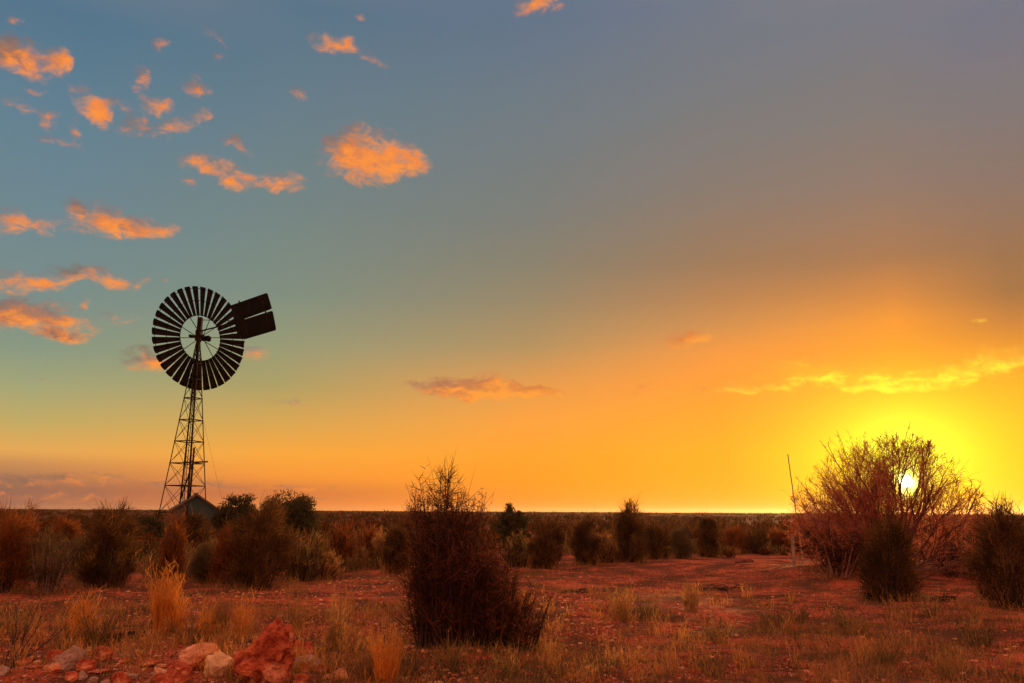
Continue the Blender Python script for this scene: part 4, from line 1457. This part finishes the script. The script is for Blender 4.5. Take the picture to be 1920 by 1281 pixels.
# litter: dry twigs lying about
m = 9000
r_ = np.exp(rng.uniform(np.log(6.0), np.log(24.0), m))
a_ = np.radians(rng.uniform(-42, 42, m))
x_, y_ = r_ * np.sin(a_), r_ * np.cos(a_)
P0 = np.stack([x_, y_, ground_h(x_, y_) + 0.012], -1)
a_ = rng.random(m) * 2 * np.pi
D = norm(np.stack([np.cos(a_), np.sin(a_), rng.normal(0.05, 0.12, m)], -1))
v, f, rd_ = ribbons(P0, D, 0.05 + 0.16 * rng.random(m) ** 2, rng.normal(size=(m, 3)) * [0.15, 0.15, 0.05], 0.004 + 0.006 * rng.random(m), 2, rng)
tag(link('twig_litter', np_mesh('twig_litter', v, f, rd_), M['straw']), 'dry twig litter lying on the red soil', 'litter', kind='stuff')


# ---------------------------------------------------------------- stones
def ico(sub):
    t = (1 + 5 ** 0.5) / 2
    v = [(-1, t, 0), (1, t, 0), (-1, -t, 0), (1, -t, 0), (0, -1, t), (0, 1, t), (0, -1, -t), (0, 1, -t), (t, 0, -1), (t, 0, 1), (-t, 0, -1), (-t, 0, 1)]
    f = [(0, 11, 5), (0, 5, 1), (0, 1, 7), (0, 7, 10), (0, 10, 11), (1, 5, 9), (5, 11, 4), (11, 10, 2), (10, 7, 6), (7, 1, 8), (3, 9, 4), (3, 4, 2), (3, 2, 6), (3, 6, 8), (3, 8, 9), (4, 9, 5), (2, 4, 11), (6, 2, 10), (8, 6, 7), (9, 8, 1)]
    v = [Vector(q).normalized() for q in v]
    for _ in range(sub):
        cache, nf = {}, []

        def mid(a, b):
            k = (min(a, b), max(a, b))
            if k not in cache:
                v.append(((v[a] + v[b]) / 2).normalized())
                cache[k] = len(v) - 1
            return cache[k]
        for a, b, c in f:
            ab, bc, ca = mid(a, b), mid(b, c), mid(c, a)
            nf += [(a, ab, ca), (b, bc, ab), (c, ca, bc), (ab, bc, ca)]
        f = nf
    return np.array([tuple(q) for q in v]), np.array(f)


ICO5, ICO1 = ico(5), ico(1)


def rock_shape(seed, dims, cuts=9, rough=0.10, lumps=0.22):
    rng = np.random.default_rng(seed)
    v = ICO5[0].copy()
    for _ in range(cuts):                              # flat broken faces
        nn_ = norm(rng.normal(size=3))
        lim = 0.58 + 0.3 * rng.random()
        d = v @ nn_
        v = v - np.outer(np.maximum(d - lim, 0) * 0.92, nn_)
    s = rng.random(3) * 50
    r = 1 + lumps * fbm(v[:, 0] * 1.6 + s[0], v[:, 1] * 1.6 + s[1], v[:, 2] * 1.6 + s[2], 3, seed) + rough * fbm(v[:, 0] * 6 + s[1], v[:, 1] * 6 + s[2], v[:, 2] * 6, 4, seed + 5)
    return v * r[:, None] * np.array(dims)


RG = 'rocks heaped at the lower left'
rocks = [   # centre x, base row, top row, half width px, material, rough, label, depth factor, tilt
    (494, 1292, 1158, 58, 'rock_red', 0.34, 'big rough red rock standing upright at the lower left', 0.8, 0, 'rock_red'),
    (366, 1266, 1204, 52, 'rock_pink', 0.10, 'long smooth pinkish boulder left of the big red rock', 0.7, 14, None),
    (404, 1280, 1222, 28, 'rock_cream', 0.08, 'cream coloured rock leaning on the pinkish boulder', 0.7, 0, None),
    (566, 1238, 1198, 23, 'rock_red', 0.16, 'small round red rock right behind the big red rock', 0.9, 0, None),
    (570, 1264, 1228, 26, 'rock_grey', 0.10, 'grey pink rock at the right foot of the big red rock', 0.9, 0, None),
    (270, 1268, 1236, 24, 'rock_red', 0.22, 'dark red broken rock left of the pinkish boulder', 0.9, 0, None),
    (300, 1268, 1244, 16, 'rock_pink', 0.16, 'pale pink stone beside the dark red broken rock', 0.9, 0, None),
    (286, 1280, 1266, 11, 'rock_grey', 0.10, 'small whitish stone at the lower edge', 0.9, 0, None),
    (236, 1290, 1262, 22, 'rock_grey', 0.16, 'grey crumbly rock at the lower edge left of the whitish stone', 0.9, 0, None),
    (178, 1288, 1256, 24, 'rock_red', 0.26, 'red clod on the soil mound in the lower left corner', 0.9, 0, None),
    (130, 1284, 1254, 20, 'rock_red', 0.22, 'bright red clod in the middle of the corner soil mound', 0.9, 0, None),
    (60, 1284, 1262, 24, 'rock_red', 0.26, 'leftmost red clod on the corner soil mound', 0.9, 0, None),
    (230, 1248, 1230, 17, 'rock_grey', 0.14, 'flat grey stone just above the row of red clods', 0.9, 0, None),
    (1398, 1064, 1048, 16, 'rock_dark', 0.14, 'dark rock lying on the red bank beside the track', 0.9, 0, None),
    (1446, 1068, 1058, 12, 'rock_dark', 0.14, 'smaller dark rock near the short grey post', 0.9, 0, None),
    (452, 1284, 1216, 24, 'rock_red', 0.2, 'broken red rock filling the gap between cream rock and big red rock', 0.9, 0, None),
    (600, 1270, 1246, 16, 'rock_red', 0.2, 'red stone at the right end of the rock heap', 0.9, 0, None),
    (442, 1252, 1226, 18, 'rock_red', 0.2, 'red stone showing above the broken red rock beside the cream rock', 0.9, 0, None),
]
for k, (px_, yb, yt, hw, mt, rg_, lb, df, tilt, _) in enumerate(rocks):
    X, Y, hh, rr_ = px_dims(px_, yb, yt, hw)
    Y2 = Y + rr_ * df * 0.6
    z0 = gz(X, Y2)
    hz = max(0.02, at(px_, yt, Y2).z - z0)
    if k == 0:
        sv5 = ICO5
        big_v, big_f = ico(6)
        ICO5 = (big_v, big_f)
        v = rock_shape(917, (1, 1, 1), 18, 0.10, 0.22)
        ICO5 = sv5
        v[:, 0] *= -1
        big_f = big_f[:, ::-1]
        q_ = v * 2.3 + 11.3
        v = v * (0.97 + 0.10 * fbm(q_[:, 0] * 2, q_[:, 1] * 2, q_[:, 2] * 2, 4, 93) - 0.10 * np.clip(fbm(q_[:, 0] * 3.5, q_[:, 1] * 3.5, q_[:, 2] * 3.5, 3, 95), 0, 1))[:, None]
        tr_ = fbm(q_[:, 0] * 0.9 + 3, q_[:, 1] * 0.9, q_[:, 2] * 1.6, 2, 97) * 5.0
        st_ = np.floor(tr_)
        fr2 = np.clip((tr_ - st_) * 5.0, 0, 1)
        v = v * (1 + 0.075 * (st_ + fr2))[:, None]                 # broken ledges
        v = v * np.array((rr_ * 1.08, rr_ * df, hz * 0.62))
        tt = np.clip((v[:, 2] / (hz * 0.60) + 1) / 2, 0, 1)
        v[:, 0] = v[:, 0] * (1.06 - 0.30 * tt ** 2.0) + 0.16 * rr_ * tt
        v[:, 2] += hz * 0.40
    else:
        v = rock_shape(900 + k, (rr_ * 1.08, rr_ * df, hz * 0.70), 16, rg_ * 0.7 + 0.08)
        if tilt:
            c_, s_ = math.cos(math.radians(tilt)), math.sin(math.radians(tilt))
            v = v @ np.array([[c_, 0, s_], [0, 1, 0], [-s_, 0, c_]])
        v[:, 2] += hz - v[:, 2].max()
    tag(link('rock', np_mesh('rock', v, big_f if k == 0 else ICO5[1], smooth=True), M[mt], None, (X, Y2, z0)), lb, 'rock', RG if mt != 'rock_dark' else 'dark rocks by the track')

rng = np.random.default_rng(71)
for k in range(56):
    px_ = rng.uniform(-30, 340) if k < 40 else rng.uniform(300, 640)
    yb = rng.uniform(1264, 1300)
    hw = rng.uniform(6, 24) if k % 3 else rng.uniform(4, 10)
    X, Y = gp(px_, yb)
    rr_ = hw * Y / F
    v = rock_shape(1300 + k, (rr_, rr_ * 0.9, rr_ * rng.uniform(0.65, 1.0)), 16, 0.18)
    v[:, 2] += rr_ * 0.25
    mt = ('rock_red', 'rock_red', 'rock_red', 'rock_pink', 'rock_grey')[k % 5]
    tag(link('stone', np_mesh('stone', v, ICO5[1], smooth=True), M[mt], None, (X, Y, gz(X, Y))), {'rock_red': 'red stone of the loose scree along the lower left edge', 'rock_pink': 'pinkish stone of the loose scree along the lower left edge', 'rock_grey': 'grey stone of the loose scree along the lower left edge'}[mt], 'stone', 'loose stones along the lower left edge')
# pebbles
rng = np.random.default_rng(51)
for nm, mt, n, lb in (('red_gravel', 'rock_red', 6000, 'red gravel scattered over the soil'), ('pale_gravel', 'rock_pink', 4200, 'pale pinkish gravel scattered over the soil')):
    r_ = np.exp(rng.uniform(np.log(6.0), np.log(21.0), n))
    a_ = np.radians(rng.uniform(-42, 42, n))
    x_, y_ = r_ * np.sin(a_), r_ * np.cos(a_)
    s_ = 0.008 + 0.024 * rng.random(n) ** 4
    a_ = np.where((a_ > math.radians(9)) & (rng.random(n) < 0.72), -np.abs(a_) * rng.random(n), a_)
    x_, y_ = r_ * np.sin(a_), r_ * np.cos(a_)
    z_ = ground_h(x_, y_)
    iv, if_ = ICO1
    k_ = len(iv)
    v = iv[None] * (1 + 0.5 * (rng.random((n, k_)) - 0.5))[..., None] * s_[:, None, None] * np.stack([1 + 0.6 * rng.random(n), 1 + 0.6 * rng.random(n), 0.5 + 0.4 * rng.random(n)], -1)[:, None, :]
    v = v + np.stack([x_, y_, z_ + 0.2 * s_], -1)[:, None, :]
    f = (if_[None] + (np.arange(n) * k_)[:, None, None]).reshape(-1, 3)
    tag(link(nm, np_mesh(nm, v.reshape(-1, 3), f), M[mt]), lb, 'gravel', kind='stuff')

# ---------------------------------------------------------------- bare twigs and fallen sticks
X, Y = gp(22, 1272)
rng = np.random.default_rng(61)
n = 5
P0 = np.stack([rng.normal(0, 0.05, n), rng.normal(0, 0.05, n), np.zeros(n)], -1)
D = norm(np.array([[0.22, 0, 1], [0.5, 0.1, 0.8], [-0.2, 0.1, 0.9], [0.1, -0.1, 1.0], [0.8, 0.1, 0.55]]))
L = np.array([0.78, 0.5, 0.55, 0.4, 0.5])
C = np.array([[0.12, 0, 0.05], [-0.1, 0, 0.1], [0, 0, 0.1], [0.1, 0, 0], [0, 0, 0.1]])
ts = np.linspace(0, 1, 8)
PS = np.stack([P0 + D * (L * t)[:, None] + C * (L * t * t)[:, None] for t in ts], 1)
PS[:, 1:] += rng.normal(size=PS[:, 1:].shape) * 0.008
v1 = tubes(PS, np.outer(np.full(n, 0.006), np.linspace(1, 0.4, 8)), 4)
m = 34
i = rng.integers(0, n, m)
t = 0.2 + 0.8 * rng.random(m)
p = P0[i] + D[i] * (L[i] * t)[:, None] + C[i] * (L[i] * t * t)[:, None]
dd = norm(D[i] + unit(rng, m) * 0.8)
ll_ = 0.08 + 0.14 * rng.random(m)
PS = np.stack([p + dd * (ll_ * q_)[:, None] for q_ in (0, 0.5, 1)], 1)
v2 = tubes(PS, np.outer(np.full(m, 0.003), np.array([1, 0.8, 0.4])), 3)
v, f, _ = merge([(v1[0], v1[1], np.zeros(len(v1[0]))), (v2[0], v2[1], np.zeros(len(v2[0])))])
tag(link('bare_twig', np_mesh('bare_twig', v, f), M['wood'], None, (X, Y, gz(X, Y))), 'thin bare branching twig rising at the lower left edge', 'twig')
for k, (px_, py_, wpx, lb) in enumerate(((1085, 1118, 34, 'dark fallen branch on red ground right of the large dark shrub'), (1340, 1102, 40, 'dark fallen branch on the open ground left of the round bush'), (1770, 1135, 26, 'dark fallen stick right of the dark broom like shrub'), (240, 1205, 30, 'dark fallen branch left of the tall glowing tussock'))):
    rng = np.random.default_rng(640 + k)
    X, Y = gp(px_, py_)
    ln_ = abs(at(px_ + wpx, py_, Y).x - at(px_ - wpx, py_, Y).x)
    n = 14
    P0 = np.stack([rng.uniform(-0.5, 0.3, n) * ln_, rng.normal(0, 0.08, n), 0.02 + 0.05 * rng.random(n)], -1)
    P0[0] = (-0.5 * ln_, 0, 0.03)
    D = norm(np.stack([np.ones(n), rng.normal(0, 0.5, n), rng.normal(0.03, 0.18, n)], -1))
    L = ln_ * (0.2 + 0.4 * rng.random(n))
    L[0] = ln_
    D[0] = (1, 0, 0.02)
    PS = np.stack([P0 + D * (L * q_)[:, None] for q_ in np.linspace(0, 1, 6)], 1)
    PS[:, 1:-1] += rng.normal(size=PS[:, 1:-1].shape) * 0.02
    v, f = tubes(PS, np.outer(0.008 + 0.01 * rng.random(n), np.linspace(1, 0.4, 6)), 5)
    tag(link('fallen_branch', np_mesh('fallen_branch', v, f), M['wood'], None, (X, Y, gz(X, Y))), lb, 'branch', 'fallen branches')

# ---------------------------------------------------------------- dusty air
hz_ = MB()
hz_.box((-7100, -7100, -14), (7100, 7100, 26))
hm = bpy.data.materials.new('dusty_air')
hm.use_nodes = True
hm.node_tree.nodes.clear()
hb = NB(hm.node_tree)
ho = hb.n('ShaderNodeOutputMaterial')
hv = hb.n('ShaderNodeVolumePrincipled')
hv.inputs['Color'].default_value = (0.95, 0.85, 0.75, 1)
hv.inputs['Density'].default_value = 0.00006
hv.inputs['Anisotropy'].default_value = 0.65
hm.node_tree.links.new(hv.outputs[0], ho.inputs['Volume'])
tag(hz_.build('haze', hm), 'dusty air over the plain glowing towards the low sun', 'haze', kind='stuff')
